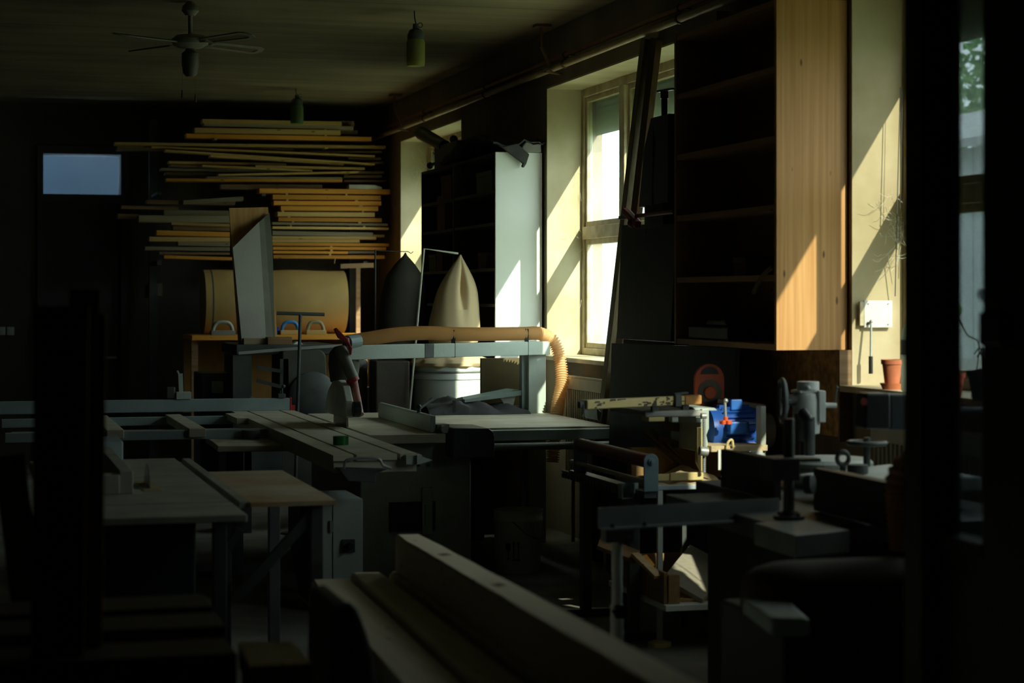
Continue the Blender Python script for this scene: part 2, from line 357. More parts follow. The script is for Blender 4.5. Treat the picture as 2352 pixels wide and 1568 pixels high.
# ------------------------------------------------------------------ outside
struct(B().box(WO, -30, -.5, 60, 120, -.3), 'ground', grassm)
fc = thing('boarded_outbuilding', (12.5, 30, -.3), 'long pale outbuilding of upright boards seen through the windows', 'building')
b = B(); y = 8.
while y < 62: b.box(11 + .012 * (int(y * 5) % 2), y, .95, 11.3, y + .19, 3.35); y += .2
b.obj('wall_boards', facade, fc)
B().box(10.96, 8, -.3, 14, 62, .95).obj('plinth', M('grey_render', (.36, .38, .36), .9), fc)
B().prism([(10.7, 3.32), (14.3, 4.3), (14.3, 4.38), (10.7, 3.42)], 'xz', 7.7, 62.3).obj('roof', M('grey_roof_sheet', (.42, .45, .46), .7), fc)
def tree(x, y, z, r, label):
    t = thing('garden_tree', (x, y, -.3), label, 'tree', 'trees behind the outbuilding')
    B().cyl((x, y, -.3), (x, y, z), .14, .08, 8).obj('trunk', dimw, t)
    l = B(); rnd = random.Random(int(y * 10))
    for k in range(5200):
        u = Vector((rnd.gauss(0, 1), rnd.gauss(0, 1), rnd.gauss(0, 1))).normalized() * r * rnd.random() ** .4
        p = Vector((x, y, z)) + Vector((u.x, u.y, u.z * 1.2)); a = Vector((rnd.uniform(-1, 1), rnd.uniform(-1, 1), rnd.uniform(-1, 1))).normalized(); c = a.orthogonal().normalized(); s = .19
        l.bm.faces.new(l._v([p - a * s, p + c * s * .5, p + a * s, p - c * s * .5]))
    l.obj('foliage', leafm, t, kind='stuff')
tree(19.5, 33, 4.4, 3.2, 'green leafy tree filling the upper panes of the middle window')
tree(20, 44, 4.6, 3.4, 'green tree farther along behind the outbuilding')
tree(19, 23, 4.2, 2.8, 'green tree seen above the outbuilding through the near window')
struct(B().box(-3, 20.56, 4.1, 7, 23.6, 4.2), 'sky_blocker', M('sky_blocker_grey', (.2, .2, .2), .9))  # unseen canopy added to keep skylight off the wall behind the fanlight
struct(B().box(-3, 24.2, -.3, 7, 24.6, 5.5), 'trim_2', M('blue_grey_render', (.045, .058, .066), .9, var=.25, scale=1.2))

# ------------------------------------------------------------------ pipes along the window wall
def run(name, y0, y1, z, x, r, mat, label):
    t = thing(name, (x, (y0 + y1) / 2, z), label, 'pipe', 'heating pipes under the ceiling')
    B().cyl((x, y0, z), (x, y1, z), r, n=14).obj('pipe_run', mat, t, smooth=True)
    for yy in (7.5, 10.9, 13.2, 15.4, 17.6): B().cyl((x, yy - .012, z), (x, yy + .012, z), r + .007, n=14).box(x, yy - .01, z - .006, WX, yy + .01, z + .006).obj('pipe_clip', rust, t)
run('heating_pipe', 3, 20.2, 3.315, 3.955, .016, copper, 'upper thin copper pipe running along the top of the window wall')
run('heating_pipe', 3, 20.2, 3.255, 3.955, .024, pipeg, 'lower thicker painted pipe running along the top of the window wall')
for yy, lab in ((13.5, 'rusty pipe hanger bracket above the middle window'), (18.5, 'rusty pipe hanger bracket above the far window')):
    tag(B().box(3.86, yy - .02, 3.40, 3.875, yy + .02, CEIL).bar((3.867, yy, 3.41), (3.955, yy, 3.222), .035, .012, (1, 0, 0)).box(3.82, yy - .05, CEIL - .02, 3.93, yy + .05, CEIL).bar((3.90, yy, 3.23), (4.02, yy, 3.215), .03, .012).obj('pipe_bracket', rust), lab, 'bracket')

# ------------------------------------------------------------------ ceiling fan and jar lamps
p = PZ(437, 4, CEIL); fx, fy = p.x, p.y; hub = 3.285
fan = thing('ceiling_fan', (fx, fy, CEIL), 'white four-bladed ceiling fan with a long rod in the dark', 'fan')
fanm = M('cream_fan_enamel', (.24, .235, .18), .5)
B().cyl((fx, fy, hub + .05), (fx, fy, CEIL - .05), .014).lathe([(.03, -.09), (.055, -.06), (.05, -.03), (.02, 0)], (fx, fy, CEIL)).obj('rod', fanm, fan, smooth=True)
B().lathe([(.03, -.03), (.08, -.022), (.115, .0), (.12, .03), (.09, .055), (.03, .065)], (fx, fy, hub)).obj('motor_housing', fanm, fan, smooth=True)
lk = B().lathe([(.025, -.21), (.045, -.19), (.05, -.15), (.055, -.14), (.055, -.06), (.03, -.04), (.03, -.02)], (fx, fy, hub)).obj('light_fitting', M('dim_fitting', (.10, .095, .075), .5), fan, smooth=True)
for ang in (48, 138, 228, 318):
    a = math.radians(ang); e = Vector((math.cos(a) * cT + math.sin(a) * sT, -math.cos(a) * sT + math.sin(a) * cT, 0)); f = Vector((-e.y, e.x, 0)); o = Vector((fx, fy, hub + .005))
    pt = lambda u, v, z=0: o + e * u + f * v + Vector((0, 0, z + v * -.22))
    out = [(.15, -.05), (.55, -.062), (.59, -.045), (.61, 0), (.59, .045), (.55, .062), (.15, .05)]
    inn = [(.19, -.028), (.52, -.038), (.55, -.028), (.56, 0), (.55, .028), (.52, .038), (.19, .028)]
    q = B(); V = [[q.bm.verts.new(pt(u, v, z)) for u, v in s] for z in (0, .008) for s in (out, inn)]
    for k in range(7):
        j = (k + 1) % 7; q.bm.faces.new((V[0][k], V[0][j], V[1][j], V[1][k])); q.bm.faces.new((V[2][k], V[3][k], V[3][j], V[2][j])); q.bm.faces.new((V[0][k], V[2][k], V[2][j], V[0][j])); q.bm.faces.new((V[1][k], V[1][j], V[3][j], V[3][k]))
    bl = q.obj('blade', fanm, fan)
    q = B(); w = [q.bm.verts.new(pt(u, v, .004)) for u, v in inn]; q.bm.faces.new(w); q.obj('cane_inset', M('cane_weave', (.15, .12, .07), .8, scale=60.), bl)
    B().bar(o + e * .09, o + e * .17, .03, .008).obj('blade_iron', rust, bl)
for px, py in ((419, 216), (449, 226)):
    q = PY(px, py, fy); B().cyl((q.x, q.y, q.z - .025), (q.x, q.y, q.z + .025), .009, .006, 10).cyl((q.x, q.y, q.z + .025), (q.x, q.y, hub - .1), .0012, n=6).obj('pull_cord', lk.data.materials[0], fan)
def jar_lamp(px, pt_, top, bot, wpx, mat, label):
    p = PZ(px, pt_, CEIL); Z = p.x * sT + p.y * cT; s = Z / IMG_F; r = wpx * s / 2; zb = EYE + (HY - bot) * s; zt = EYE + (HY - top) * s; q = PY(px, (top + bot) / 2, p.y); x, y = q.x, p.y
    t = thing('jar_lamp', (x, y, CEIL), label, 'lamp', 'jar lamps hanging from the ceiling'); h = zt - zb
    B().tube(catmull([(x - .01, y, CEIL), (x - .008, y, CEIL - .04), (x, y, zt)], 5), .004, 6).obj('cord', blackp, t)
    B().lathe([(r * .3, h * .99), (r * .35, h * .88), (r * .7, h * .84), (r * .93, h * .72), (r * .9, h * .62)][::-1], (x, y, zb)).torus((x + r * .5, y, zt - .01), r * .25, .004, 'y', 12, 6).obj('cap', castd, t, smooth=True)
    B().lathe([(r * .7, .002), (r * .93, 0), (r, h * .08), (r, h * .56), (r * .88, h * .63), (r * .8, h * .63), (r * .93, h * .55), (r * .93, h * .09), (r * .7, .02)], (x, y, zb)).obj('jar_shade', mat, t, smooth=True)
    B().lathe([(.01, h * .2), (r * .4, h * .3), (r * .42, h * .42), (r * .2, h * .6)], (x, y, zb)).obj('bulb', M('opal_bulb', (.4, .4, .34), .3), t, smooth=True)
jar_lamp(955, 25, 54, 152, 42, jarm, 'larger yellowish glass jar lamp hanging from the ceiling near the window wall')
jar_lamp(682, 203, 217, 284, 30, jarg, 'smaller greenish glass jar lamp hanging in front of the lumber stack')

# ------------------------------------------------------------------ lumber rack against the back wall
LY = 19.3
ORD = 'topmost second third fourth fifth sixth seventh eighth ninth tenth eleventh twelfth thirteenth fourteenth fifteenth sixteenth seventeenth eighteenth nineteenth twentieth'.split() + ['twenty-first', 'twenty-second', 'twenty-third', 'twenty-fourth', 'twenty-fifth', 'twenty-sixth', 'twenty-seventh', 'twenty-eighth']
def nth(i): return 'topmost' if i == 0 else ORD[i] + ' from the top'
rk = thing('lumber_rack', (2.6, 19.7, 0), 'dark steel rack holding the stacks of boards against the back wall', 'rack')
for x in (1.75, 2.75, 3.75):
    B().box(x - .04, 19.98, 0, x + .04, 20.06, 3.4).obj('post', castd, rk)
    B().box(x - .02, 19.34, 1.955, x + .02, 19.98, 2.0).obj('arm', castd, rk); B().box(x - .02, 19.34, 2.63, x + .02, 19.98, 2.655).obj('arm', castd, rk)
    B().box(x - .05, 19.4, 0, x + .05, 19.98, .05).obj('foot', castd, rk)
upper = [  # left x, top y, right x, top y, thickness (px), depth back, wood
    (465, 273, 785, 279, 9, 0, pale), (785, 277, 815, 278, 12, .1, dimw), (469, 280, 812, 290, 8.5, .02, greyw), (447, 293, 782, 298.5, 11, 0, pale), (782, 299, 822, 300, 10, .12, dimw),
    (428, 306.5, 853.5, 314.5, 9.5, .03, orange), (263, 326, 886, 334.5, 6, .02, pale), (269, 335, 675, 337, 9, .14, dimw), (348, 335, 861, 356.5, 4.2, .05, pale),
    (690, 346, 877, 346.5, 5, .14, dimw), (380, 343, 861, 375, 4.2, .01, pale), (484, 352, 790, 371.5, 8, .07, pale), (800, 361, 876, 362, 5, .14, dimw), (388, 369.5, 658, 375, 5.5, .12, pale), (840, 371, 880, 371.5, 5, .14, dimw),
    (464.6, 378, 717, 389.5, 5, .04, pale), (586.6, 379, 838, 384.5, 5, .0, pale), (390.5, 377.6, 470, 379, 6, .16, dimw), (370, 385.7, 700, 391, 6, .16, greyw), (824, 393, 882, 393.5, 5.5, .15, dimw),
    (502, 399.6, 824, 393, 3.8, .02, pale), (381, 395, 600, 397, 6, .18, dimw), (475, 405.4, 786, 407, 4, .04, greyw), (790, 402, 878, 402.5, 6, .15, dimw), (382, 409.3, 786, 411.4, 6.2, .03, orange), (790, 413, 889, 413.5, 4.5, .15, dimw), (508.6, 423, 740, 424, 11, .1, dimw)]
lowr = [(596, 432.5, 896, 434.8, 10.6, 0, orange), (626.6, 446.8, 875, 449, 10.4, 0, orange), (629, 461, 876, 462, 9.8, .02, orange), (645, 472.8, 869, 473.9, 10.4, 0, orange), (637.6, 486.3, 861, 487.8, 10, 0, pale), (639.4, 498.8, 877, 501, 9, .01, orange),
    (625.8, 510.2, 891, 513.4, 5.2, .0, greyw), (625.8, 519.7, 893, 522, 5.4, .0, pale), (625.8, 530, 857, 534, 9.2, .0, greyw), (857.5, 538.8, 883, 539, 5.5, .08, pale), (625, 541.7, 864.5, 543, 6.8, .01, pale), (625, 549, 826, 549.8, 7, .0, pale),
    (626, 557, 894, 559, 6.6, 0, orange), (627, 566.6, 887, 567.4, 6.4, .01, orange), (627.7, 576, 799, 577, 5.6, .0, orange), (799.5, 576.6, 862, 576.8, 5, .05, greyw), (628, 585.6, 883.6, 586.4, 7.6, 0, orange)]
lowl = [(337, 459, 540, 462, 9, .06, dimw), (421, 460, 559, 451, 9.5, .02, greyw), (279, 471.5, 410, 475, 7.5, .1, dimw), (376.6, 482, 528, 484, 12, .03, greyw), (271, 490.6, 318, 492, 11, .14, dimw), (318.7, 494.2, 528, 496, 15, .0, greyw), (393.5, 509.8, 528, 514, 6.3, .0, pale), (397, 518.5, 528, 520.5, 9.5, .08, dimw),
    (359.7, 528.7, 528, 533, 10.6, .02, orange), (343, 543.4, 528, 545, 10, 0, pale), (409, 553.8, 528, 556, 9.5, .03, greyw), (333, 566, 528, 568, 8, .05, greyw), (365.6, 579, 528, 580, 4.5, .05, dimw), (377, 586, 533, 590.6, 7, 0, orange)]
WN = {'orange_spruce': 'orange spruce', 'pale_spruce': 'pale spruce', 'greyed_timber': 'greyish', 'old_brown_timber': 'dark brown'}
for lst, where in ((upper, 'upper stack'), (lowr, 'lower right stack'), (lowl, 'lower left stack')):
    cnt = {}; lst = sorted(lst, key=lambda r: r[1] + r[3])
    for (xa, ya, xb, yb, t, dep, wd) in lst:
        k = WN[wd.name]; n = cnt.get(k, 0); cnt[k] = n + 1
        Y = LY + dep; a = PY(xa, ya, Y); c = PY(xb, yb, Y); th = t * Y / IMG_F * 1.035; W = random.uniform(.16, .22)
        o = B().hexa([(a.x, Y, a.z - th), (c.x, Y, c.z - th), (c.x, Y + W, c.z - th), (a.x, Y + W, a.z - th), (a.x, Y, a.z), (c.x, Y, c.z), (c.x, Y + W, c.z), (a.x, Y + W, a.z)]).obj('lumber_board', wd, bevel=.002)
        sh = 'short' if xb - xa < 100 else 'long'
        tag(o, '%s %s board, %s among those in the %s' % (sh, k, nth(n), where), 'board', 'boards in the ' + where)
st = [(656, 443.5, 662, 447.2), (793, 445, 798.5, 448.8), (657, 457.6, 663, 461.6), (815, 458.6, 823, 461.8), (824, 471.5, 833, 474), (831, 484, 836, 487.4), (647, 483.2, 653, 486.4), (661, 496.4, 667, 499), (671, 507.6, 675, 510.6), (823, 509.6, 830, 513), (666.5, 515.6, 670, 520), (834, 518.4, 839.5, 522), (758, 563.6, 764, 567.2), (759, 573.4, 764.5, 576.8), (756, 582.2, 761, 586.2), (745, 295.8, 751, 299), (745, 309, 751, 312.5), (746, 337.4, 754, 341), (492, 316, 499, 321), (494, 303.8, 501, 306.8)]
for i, (xa, ya, xb, yb) in enumerate(st):
    a = PY(xa, ya, LY + .01); c = PY(xb, yb, LY + .01)
    tag(B().box(a.x, LY + .01, c.z, c.x, LY + .2, a.z).obj('stacking_stick', pale), 'small wooden spacer stick between the boards of the ' + ('lower right stack' if i < 15 else 'upper stack'), 'spacer', 'spacer sticks in the ' + ('lower right stack' if i < 15 else 'upper stack'))
a = PY(802, 424, LY + .01); c = PY(877, 434.4, LY + .01)
tag(B().prism([(a.x, c.z), (c.x, c.z), (c.x, a.z - .02), (c.x - .07, a.z), (a.x, a.z)], 'xz', LY + .01, LY + .16).obj('white_offcut', M('white_foam_block', (.72, .70, .56), .8)), 'white block lying on the topmost board of the lower right stack', 'block')
a = PY(770, 593, LY); c = PY(768, 605, LY)
tag(B().bar(a, c, .006, .006, (0, 1, 0)).obj('wood_splinter', pale), 'thin pale splinter hanging under the lower right stack', 'splinter')

# shelf under the rack, the rolled sheet and the hand floats on it
SZ = PY(640, 768, 18.7).z
sx0, sx1 = PY(440, 768, 18.55).x, 3.78
sf = thing('storage_shelf', ((sx0 + sx1) / 2, 18.9, 0), 'orange wooden storage shelf below the lumber rack', 'shelf')
B().box(sx0, 18.5, SZ - .045, sx1, 19.3, SZ).obj('shelf_board', orange, sf)
for x in (sx0 + .03, 2.93, sx1 - .05): B().box(x - .03, 18.56, 0, x + .03, 18.62, SZ - .045).obj('leg', dimw, sf)
B().box(sx0, 19.25, .55, sx1, 19.3, SZ - .05).obj('back_board', M('amber_back_board', (.34, .18, .04), .7), sf)
q = PY(822, 700, 18.92); B().box(q.x - .02, 18.9, SZ, q.x + .02, 18.94, 1.93).bar((q.x - .17, 18.92, 1.945), (q.x + .15, 18.92, 1.955), .04, .045).obj('cross_batten', dimw, sf)
a = PY(472, 616, 18.75); c = PY(798, 755, 18.75); rr = .30; zc = SZ + .305
rl = thing('rolled_sheet', ((a.x + c.x) / 2, 18.95, SZ), 'large tan roll of sheet material lying on the orange shelf', 'roll')
pf = [(rr * (1 + .02 * math.sin(9 * t)), t) for t in [(a.x - (a.x + c.x) / 2) + k * (c.x - a.x) / 10 for k in range(11)]]
B().lathe([(rr * .86, pf[0][1])] + pf + [(rr * .86, pf[-1][1]), (rr * .83, pf[-1][1] - .15)], ((a.x + c.x) / 2, 18.98, zc), 40, 'x').obj('roll_body', M('tan_sheet_roll', (.54, .36, .13), .35, var=.25, scale=2.5, bump=.05), rl, smooth=True)
for xx in (a.x + .08,): B().lathe([(rr + .004, -.02), (rr + .004, .02)], (xx, 18.98, zc), 40, 'x').obj('strap', castd, rl)
def hand_float(px0, px1, hm, bm_, label):
    a = PY(px0, 762, 18.56); c = PY(px1, 762, 18.56); x0, x1 = a.x, c.x; w = x1 - x0
    t = thing('hand_float', ((x0 + x1) / 2, 18.58, SZ), label, 'hand float', 'hand floats on the orange shelf')
    B().box(x0, 18.515, SZ, x1, 18.62, SZ + .042).obj('base', bm_, t, .004)
    pts = catmull([(x0 + w * .1, 18.57, SZ + .04), (x0 + w * .16, 18.57, SZ + .085), (x0 + w * .32, 18.57, SZ + .115), (x0 + w * .68, 18.57, SZ + .115), (x0 + w * .84, 18.57, SZ + .085), (x0 + w * .9, 18.57, SZ + .04)], 6)
    B().tube(pts, .017, 10).obj('handle', hm, t, smooth=True)
hand_float(484, 540, M('pale_grey_plastic', (.44, .47, .40), .5), M('grey_float_base', (.26, .28, .25), .7), 'pale grey hand float left of the leaning panels on the orange shelf')
hand_float(643, 690, M('blue_plastic', (.04, .25, .62), .45), pale, 'blue handled hand float on the orange shelf beside the leaning panels')
hand_float(702, 748, M('khaki_plastic', (.30, .28, .16), .6), pale, 'khaki handled hand float on the orange shelf, nearest the window wall')
tag(B().box(PY(634, 760, 18.6).x, 18.56, SZ, PY(640, 760, 18.6).x, 18.7, SZ + .07).obj('blue_box', M('deep_blue_card', (.02, .08, .4), .5)), 'small blue box half hidden behind the leaning panels', 'box')

# back wall odds and ends on the dark left
for px, lab in ((4, 'pale wall socket at the far left edge of the back wall'), (24, 'second pale wall socket from the left edge of the back wall')):
    q = PY(px, 760, YB); tag(B().box(q.x - .035, YB - .03, q.z - .04, q.x + .035, YB, q.z + .04).box(q.x - .02, YB - .038, q.z - .02, q.x + .02, YB - .03, q.z + .02).obj('wall_socket', M('socket_white', (.45, .5, .48), .4), bevel=.004), lab, 'socket', 'wall sockets')
q = PY(358, 665, YB); tag(B().box(q.x - .06, YB - .06, q.z - .065, q.x + .06, YB, q.z + .065).box(q.x - .02, YB - .07, q.z - .02, q.x + .02, YB - .06, q.z + .02).obj('switch_box', M('switch_cream', (.22, .19, .12), .5), bevel=.005), 'small cream switch box on the dark back wall below the left boards', 'switch box')

# ------------------------------------------------------------------ panel stack leaning on the sanding machine
PYY = 13.9
mz = PY(640, 790, 14.2).z
sm = thing('sanding_machine', (2.15, 14.1, 0), 'dark sanding machine with a rounded hood behind the sliding table', 'machine')
x0, x1 = PY(545, 800, 14).x, PY(735, 800, 14).x
B().box(x0, 14.05, mz - .07, x1 + .12, 14.9, mz).obj('upper_table', castd, sm, .006)
hx0, hx1 = PY(648, 850, 14.0).x, PY(750, 850, 14.0).x; hz = PY(700, 801, 14.0).z
hr = .07; hood = [(hx0 - .01, .25), (hx1 + .005, .25), (hx1, hz - .10)] + [(hx1 - hr + hr * math.sin(t) - .002, hz - hr + hr * math.cos(t)) for t in [math.pi / 2 * (1 - k / 6) for k in range(7)]] + [(hx0 + .05, hz), (hx0, hz - .012)]
B().prism(hood, 'xz', 14.0, 14.5).obj('hood', M('dark_olive_hood', (.075, .075, .06), .6), sm, .01)
B().lathe([(.03, -.055), (.14, -.05), (.17, -.03), (.17, 0)], (hx1 - .1, 14.0, hz - .33), 30, 'y').obj('pulley_cover', castd, sm, .0, True)
B().box(x0 - .03, 14.0, .0, x0 + .1, 14.5, mz - .07).box(x0 + .1, 14.02, .55, hx0, 14.06, .62).box(x0 + .3, 14.0, .62, x0 + .36, 14.04, mz - .1).obj('frame_upright', castd, sm)
for k, (ya, yb) in enumerate(((843, 853), (874, 889))):
    a = PY(590, ya, 14.0); c = PY(650, yb, 14.0); B().bar(a, c, .02, .025).obj('slat_guard', castd, sm)
B().bar(PY(575, 912, 13.97), PY(660, 938, 13.93), .03, .012).obj('tilting_shelf', steel, sm)
B().bar(PY(548, 811, 13.98), PY(640, 803, 14.0), .012, .02).bar(PY(640, 803, 14.0), PY(790, 793, 14.0), .012, .02).obj('guide_rail', steel, sm)
B().box(PY(470, 900, 13.9).x, 14.15, .3, PY(575, 900, 13.9).x, 14.6, PY(500, 860, 13.9).z).obj('motor_box', blackp, sm, .01)
B().box(PY(488, 908, 14.1).x, 14.14, PY(488, 908, 13.8).z, PY(515, 908, 14.1).x, 14.15, PY(488, 880, 13.8).z).obj('type_plate', machg, sm)
B().box(PY(575, 945, 13.7).x, 14.0, .2, hx0, 14.3, PY(600, 908, 13.7).z - .12).obj('lower_body', castd, sm)
def panel(name, pts, Y, t, mat, label):
    P = [PY(x, y, Y) for x, y in pts]
    lean = lambda v: Y + (v.z - mz) * .12
    b = B(); A = b._v([(v.x, lean(v), v.z) for v in P]); C = b._v([(v.x, lean(v) + t, v.z) for v in P]); n = len(P)
    b.bm.faces.new(A[::-1]); b.bm.faces.new(C)
    for i in range(n): b.bm.faces.new((A[i], A[(i + 1) % n], C[(i + 1) % n], C[i]))
    return tag(b.obj(name, mat), label, 'panel', 'panels leaning on the sanding machine')
panel('pine_panel', [(531, 476), (621, 474), (638, 789), (548, 789)], 14.36, .027, WOOD('glued_pine_panel', (.66, .40, .15), (.52, .27, .08), 'z'), 'tall pine panel at the back of the leaning stack, its striped top showing')
panel('melamine_panel', [(597, 510), (624, 487), (630, 560), (632, 789), (610, 789)], 14.32, .025, M('grey_edge_board', (.17, .17, .13), .6), 'dark grey narrow board in the leaning panel stack')
panel('melamine_panel', [(590, 518), (612, 498), (628, 788), (600, 788)], 14.28, .03, M('mid_grey_board', (.25, .25, .20), .6), 'mid grey board just behind the white panel of the leaning stack')
panel('melamine_panel', [(538, 568), (600, 508), (612, 790), (556, 789)], 14.23, .03, M('white_board', (.46, .46, .40), .5, var=.08), 'greyish white panel with a slanted top, foremost of the leaning stack')
def block(xa, ya, xb, yb, Y, d, mat, label, name='wood_offcut'):
    a = PY(xa, ya, Y); c = PY(xb, yb, Y); return tag(B().box(a.x, Y, mz, c.x, Y + d, a.z).obj(name, mat, bevel=.003), label, 'offcut', 'offcuts on the sanding machine')
block(560, 777, 617, 790, 14.12, .1, greyw, 'long flat offcut in front of the leaning panels')
block(615, 774, 671, 790, 14.08, .12, dimw, 'thick brown offcut block lying right of the long flat one')
tag(B().prism([(PY(674, 788, 14.1).x, 0), (PY(682, 788, 14.1).x, .02), (PY(690, 788, 14.1).x, .015), (PY(697, 788, 14.1).x, 0)], 'xz', 14.1, 14.2).obj('crumpled_paper', white_lam), 'crumpled white scrap beside the brown block', 'scrap')
bpy.data.objects['crumpled_paper'].location.z = mz
t = thing('t_handle_post', (PY(684, 925, 13.88).x, 13.88, 0), 'thin dark steel post with a T bar on top, behind the sliding table', 'post')
a = PY(690, 722, 13.88); c = PY(684, 925, 13.88); f = c + (c - a).normalized() * (c.z / max((a.z - c.z) / (a - c).length, .1))
B().cyl(a, f, .012).obj('shaft', castd, t, smooth=True); B().cyl(PY(636, 719, 13.88), PY(745, 722, 13.88), .0125).obj('cross_bar', castd, t, smooth=True)
B().lathe([(.09, 0), (.09, .012), (.02, .02)], (f.x, 13.88, 0)).obj('foot_plate', castd, t)

# ------------------------------------------------------------------ dust collector with two bags
dc = thing('dust_collector', (3.1, 14.2, 0), 'two-bag dust collector with a pale drum, in front of the white cabinet', 'dust collector')
q = PY(1033, 850, 14.1); dx, dy = q.x, 14.1; zt = PY(1033, 838, 14.1).z
B().lathe([(.262, 0), (.262, zt - .10), (.272, zt - .095), (.272, zt - .06), (.265, zt - .055), (.265, zt)], (dx, dy, 0), 44).obj('drum', drumm, dc, smooth=True)
B().torus((dx, dy, zt - .04), .272, .008, n=44).box(dx + .25, dy - .06, zt - .06, dx + .285, dy - .03, zt - .025).obj('clamp_band', steel, dc, smooth=True)
def frill(a, z): return 1 + .035 * math.sin(a * 9 + z * 40) + .02 * math.sin(a * 17)
B().lathe([(.255, zt - .02), (.285, zt), (.29, zt + .02), (.27, zt + .045), (.23, zt + .06), (.21, zt + .09), (.205, zt + .14)], (dx, dy, 0), 60, fn=frill).obj('gathered_cloth', bagm, dc, smooth=True)
za = PY(1058, 584, 14.1).z; ax = PY(1058, 584, 14.1).x
def pleat(bz):
    def fn(a, z):
        k = math.exp(-((a - 4.85) / .16) ** 2); h = max(0, min(1, (z - bz) / .12)) * (1 - max(0, (z - za + .2) / .2))
        return 1 - .62 * k * h + .02 * math.sin(3 * a + 5 * z) + .012 * math.sin(11 * a + 9 * z)
    return fn
prof = [(.205, zt + .1), (.19, 1.437), (.172, 1.56), (.152, 1.68), (.127, 1.75), (.095, 1.81), (.062, 1.865), (.034, 1.907), (.012, 1.94), (.005, za)]
bg = B().lathe(prof, (0, 0, 0), 72, fn=pleat(1.55))
for v in bg.bm.verts:
    t = max(0, (v.co.z - zt) / (za - zt)); v.co.x += dx + .02 + (ax - dx - .02) * t ** 1.5; v.co.y += dy
sag = bg.obj('filter_bag', bagm, dc, smooth=True)
ss = sag.modifiers.new('sub', 'SUBSURF'); ss.levels = 1; ss.render_levels = 1
lx = PY(920, 700, 14.4).x; lz = PY(931, 580, 14.4).z; lax = PY(931, 580, 14.4).x
bg = B().lathe([(.175, 1.05), (.18, 1.4), (.172, 1.6), (.158, 1.71), (.132, 1.81), (.075, 1.89), (.014, lz - .02), (.004, lz)], (0, 0, 0), 40)
for v in bg.bm.verts: v.co.x += lx + (lax - lx) * max(0, (v.co.z - 1.05) / (lz - 1.05)); v.co.y += 14.4
bg.obj('filter_bag', bagd, dc, smooth=True, label='dark filter bag in the shade')
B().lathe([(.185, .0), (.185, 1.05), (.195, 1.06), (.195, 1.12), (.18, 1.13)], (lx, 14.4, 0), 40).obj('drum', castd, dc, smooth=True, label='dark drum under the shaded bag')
B().box(PY(860, 900, 14).x, 13.95, 0, PY(938, 900, 14).x, 14.2, PY(900, 828, 14).z).obj('fan_housing', M('dark_brown_housing', (.06, .05, .035), .6), dc, .01)
a = PY(957, 760, 13.9); k = PY(974, 571, 13.9); c = PY(1052, 582, 13.95); f = a + (a - k) * ((a.z - .3) / (k.z - a.z))
B().tube([f, a, k, k.lerp(c, .9), c], .008, 8).obj('bag_hanger', M('pale_pipe', (.50, .52, .42), .5), dc, smooth=True)
B().tube([PY(862, 575, 14.4), PY(925, 577.5, 14.4), PY(937, 577.5, 14.4), PY(944, 582, 14.4), PY(949, 577.5, 14.4)], .003, 6).obj('bag_hanger', castd, dc)
B().cyl((PY(862, 575, 14.4).x, 14.4, 0), PY(862, 573, 14.4), .007).obj('stand_pipe', castd, dc)
q = PY(822, 860, 14.3); zz = PY(822, 826, 14.3).z
tag(B().lathe([(.06, 0), (.062, .02), (.068, zz - .1), (.072, zz - .02), (.06, zz)], (q.x, 14.3, 0), 30).obj('grey_pipe_drum', M('grey_drum_plastic', (.20, .22, .22), .5), smooth=True), 'upright grey cylinder behind the saw guard', 'pipe')
tag(B().box(PY(828, 920, 15.3).x, 15.3, 0, PY(862, 890, 15.3).x, 15.7, PY(845, 890, 15.3).z).obj('pale_crate', M('pale_crate', (.62, .58, .48), .7), bevel=.004), 'low pale crate seen between the grey cylinder and the dark housing', 'crate')

# ------------------------------------------------------------------ tall white cabinet between the far windows
K0, K1, KX = 13.95, 16.40, 3.655; KZ = PX(1243, 351, 4.0).z
kb = thing('tall_shelf_cabinet', (3.84, 15.2, 0), 'tall open shelf cabinet with a white side panel, next to the middle window', 'cabinet')
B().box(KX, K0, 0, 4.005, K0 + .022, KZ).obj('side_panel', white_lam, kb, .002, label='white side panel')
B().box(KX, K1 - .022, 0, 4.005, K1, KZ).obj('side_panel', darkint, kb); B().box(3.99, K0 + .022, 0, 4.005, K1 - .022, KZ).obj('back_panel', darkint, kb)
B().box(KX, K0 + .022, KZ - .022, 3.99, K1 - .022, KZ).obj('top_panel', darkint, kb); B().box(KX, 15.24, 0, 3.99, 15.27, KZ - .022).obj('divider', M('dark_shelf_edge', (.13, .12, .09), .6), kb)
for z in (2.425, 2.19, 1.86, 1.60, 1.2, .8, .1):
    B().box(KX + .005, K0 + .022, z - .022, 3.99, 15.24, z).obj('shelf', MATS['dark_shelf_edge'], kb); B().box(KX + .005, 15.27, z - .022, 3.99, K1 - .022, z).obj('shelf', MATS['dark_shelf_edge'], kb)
def goods(px0, px1, z, h, mat, label, X=KX + .03, d=.2, name='storage_box', cat='box'):
    y0 = PX(px0, 600, X).y; y1 = PX(px1, 600, X).y
    t = thing(name, (X + d / 2, (y0 + y1) / 2, z), label, cat, 'boxes in the tall cabinet')
    B().box(X, y1, z, X + d, y0, z + h * .8).obj('body', mat, t, .004); B().box(X - .004, y1 - .004, z + h * .8, X + d, y0 + .004, z + h).obj('lid', mat, t, .003)
brn = M('brown_card', (.22, .10, .045), .8); gry = M('grey_card', (.22, .22, .16), .7)
goods(1013, 1037, 2.425, .20, brn, 'brown box on the top shelf of the tall cabinet, left of the divider'); goods(1094, 1130, 2.425, .155, gry, 'grey carton on the top shelf of the tall cabinet beside the white panel')
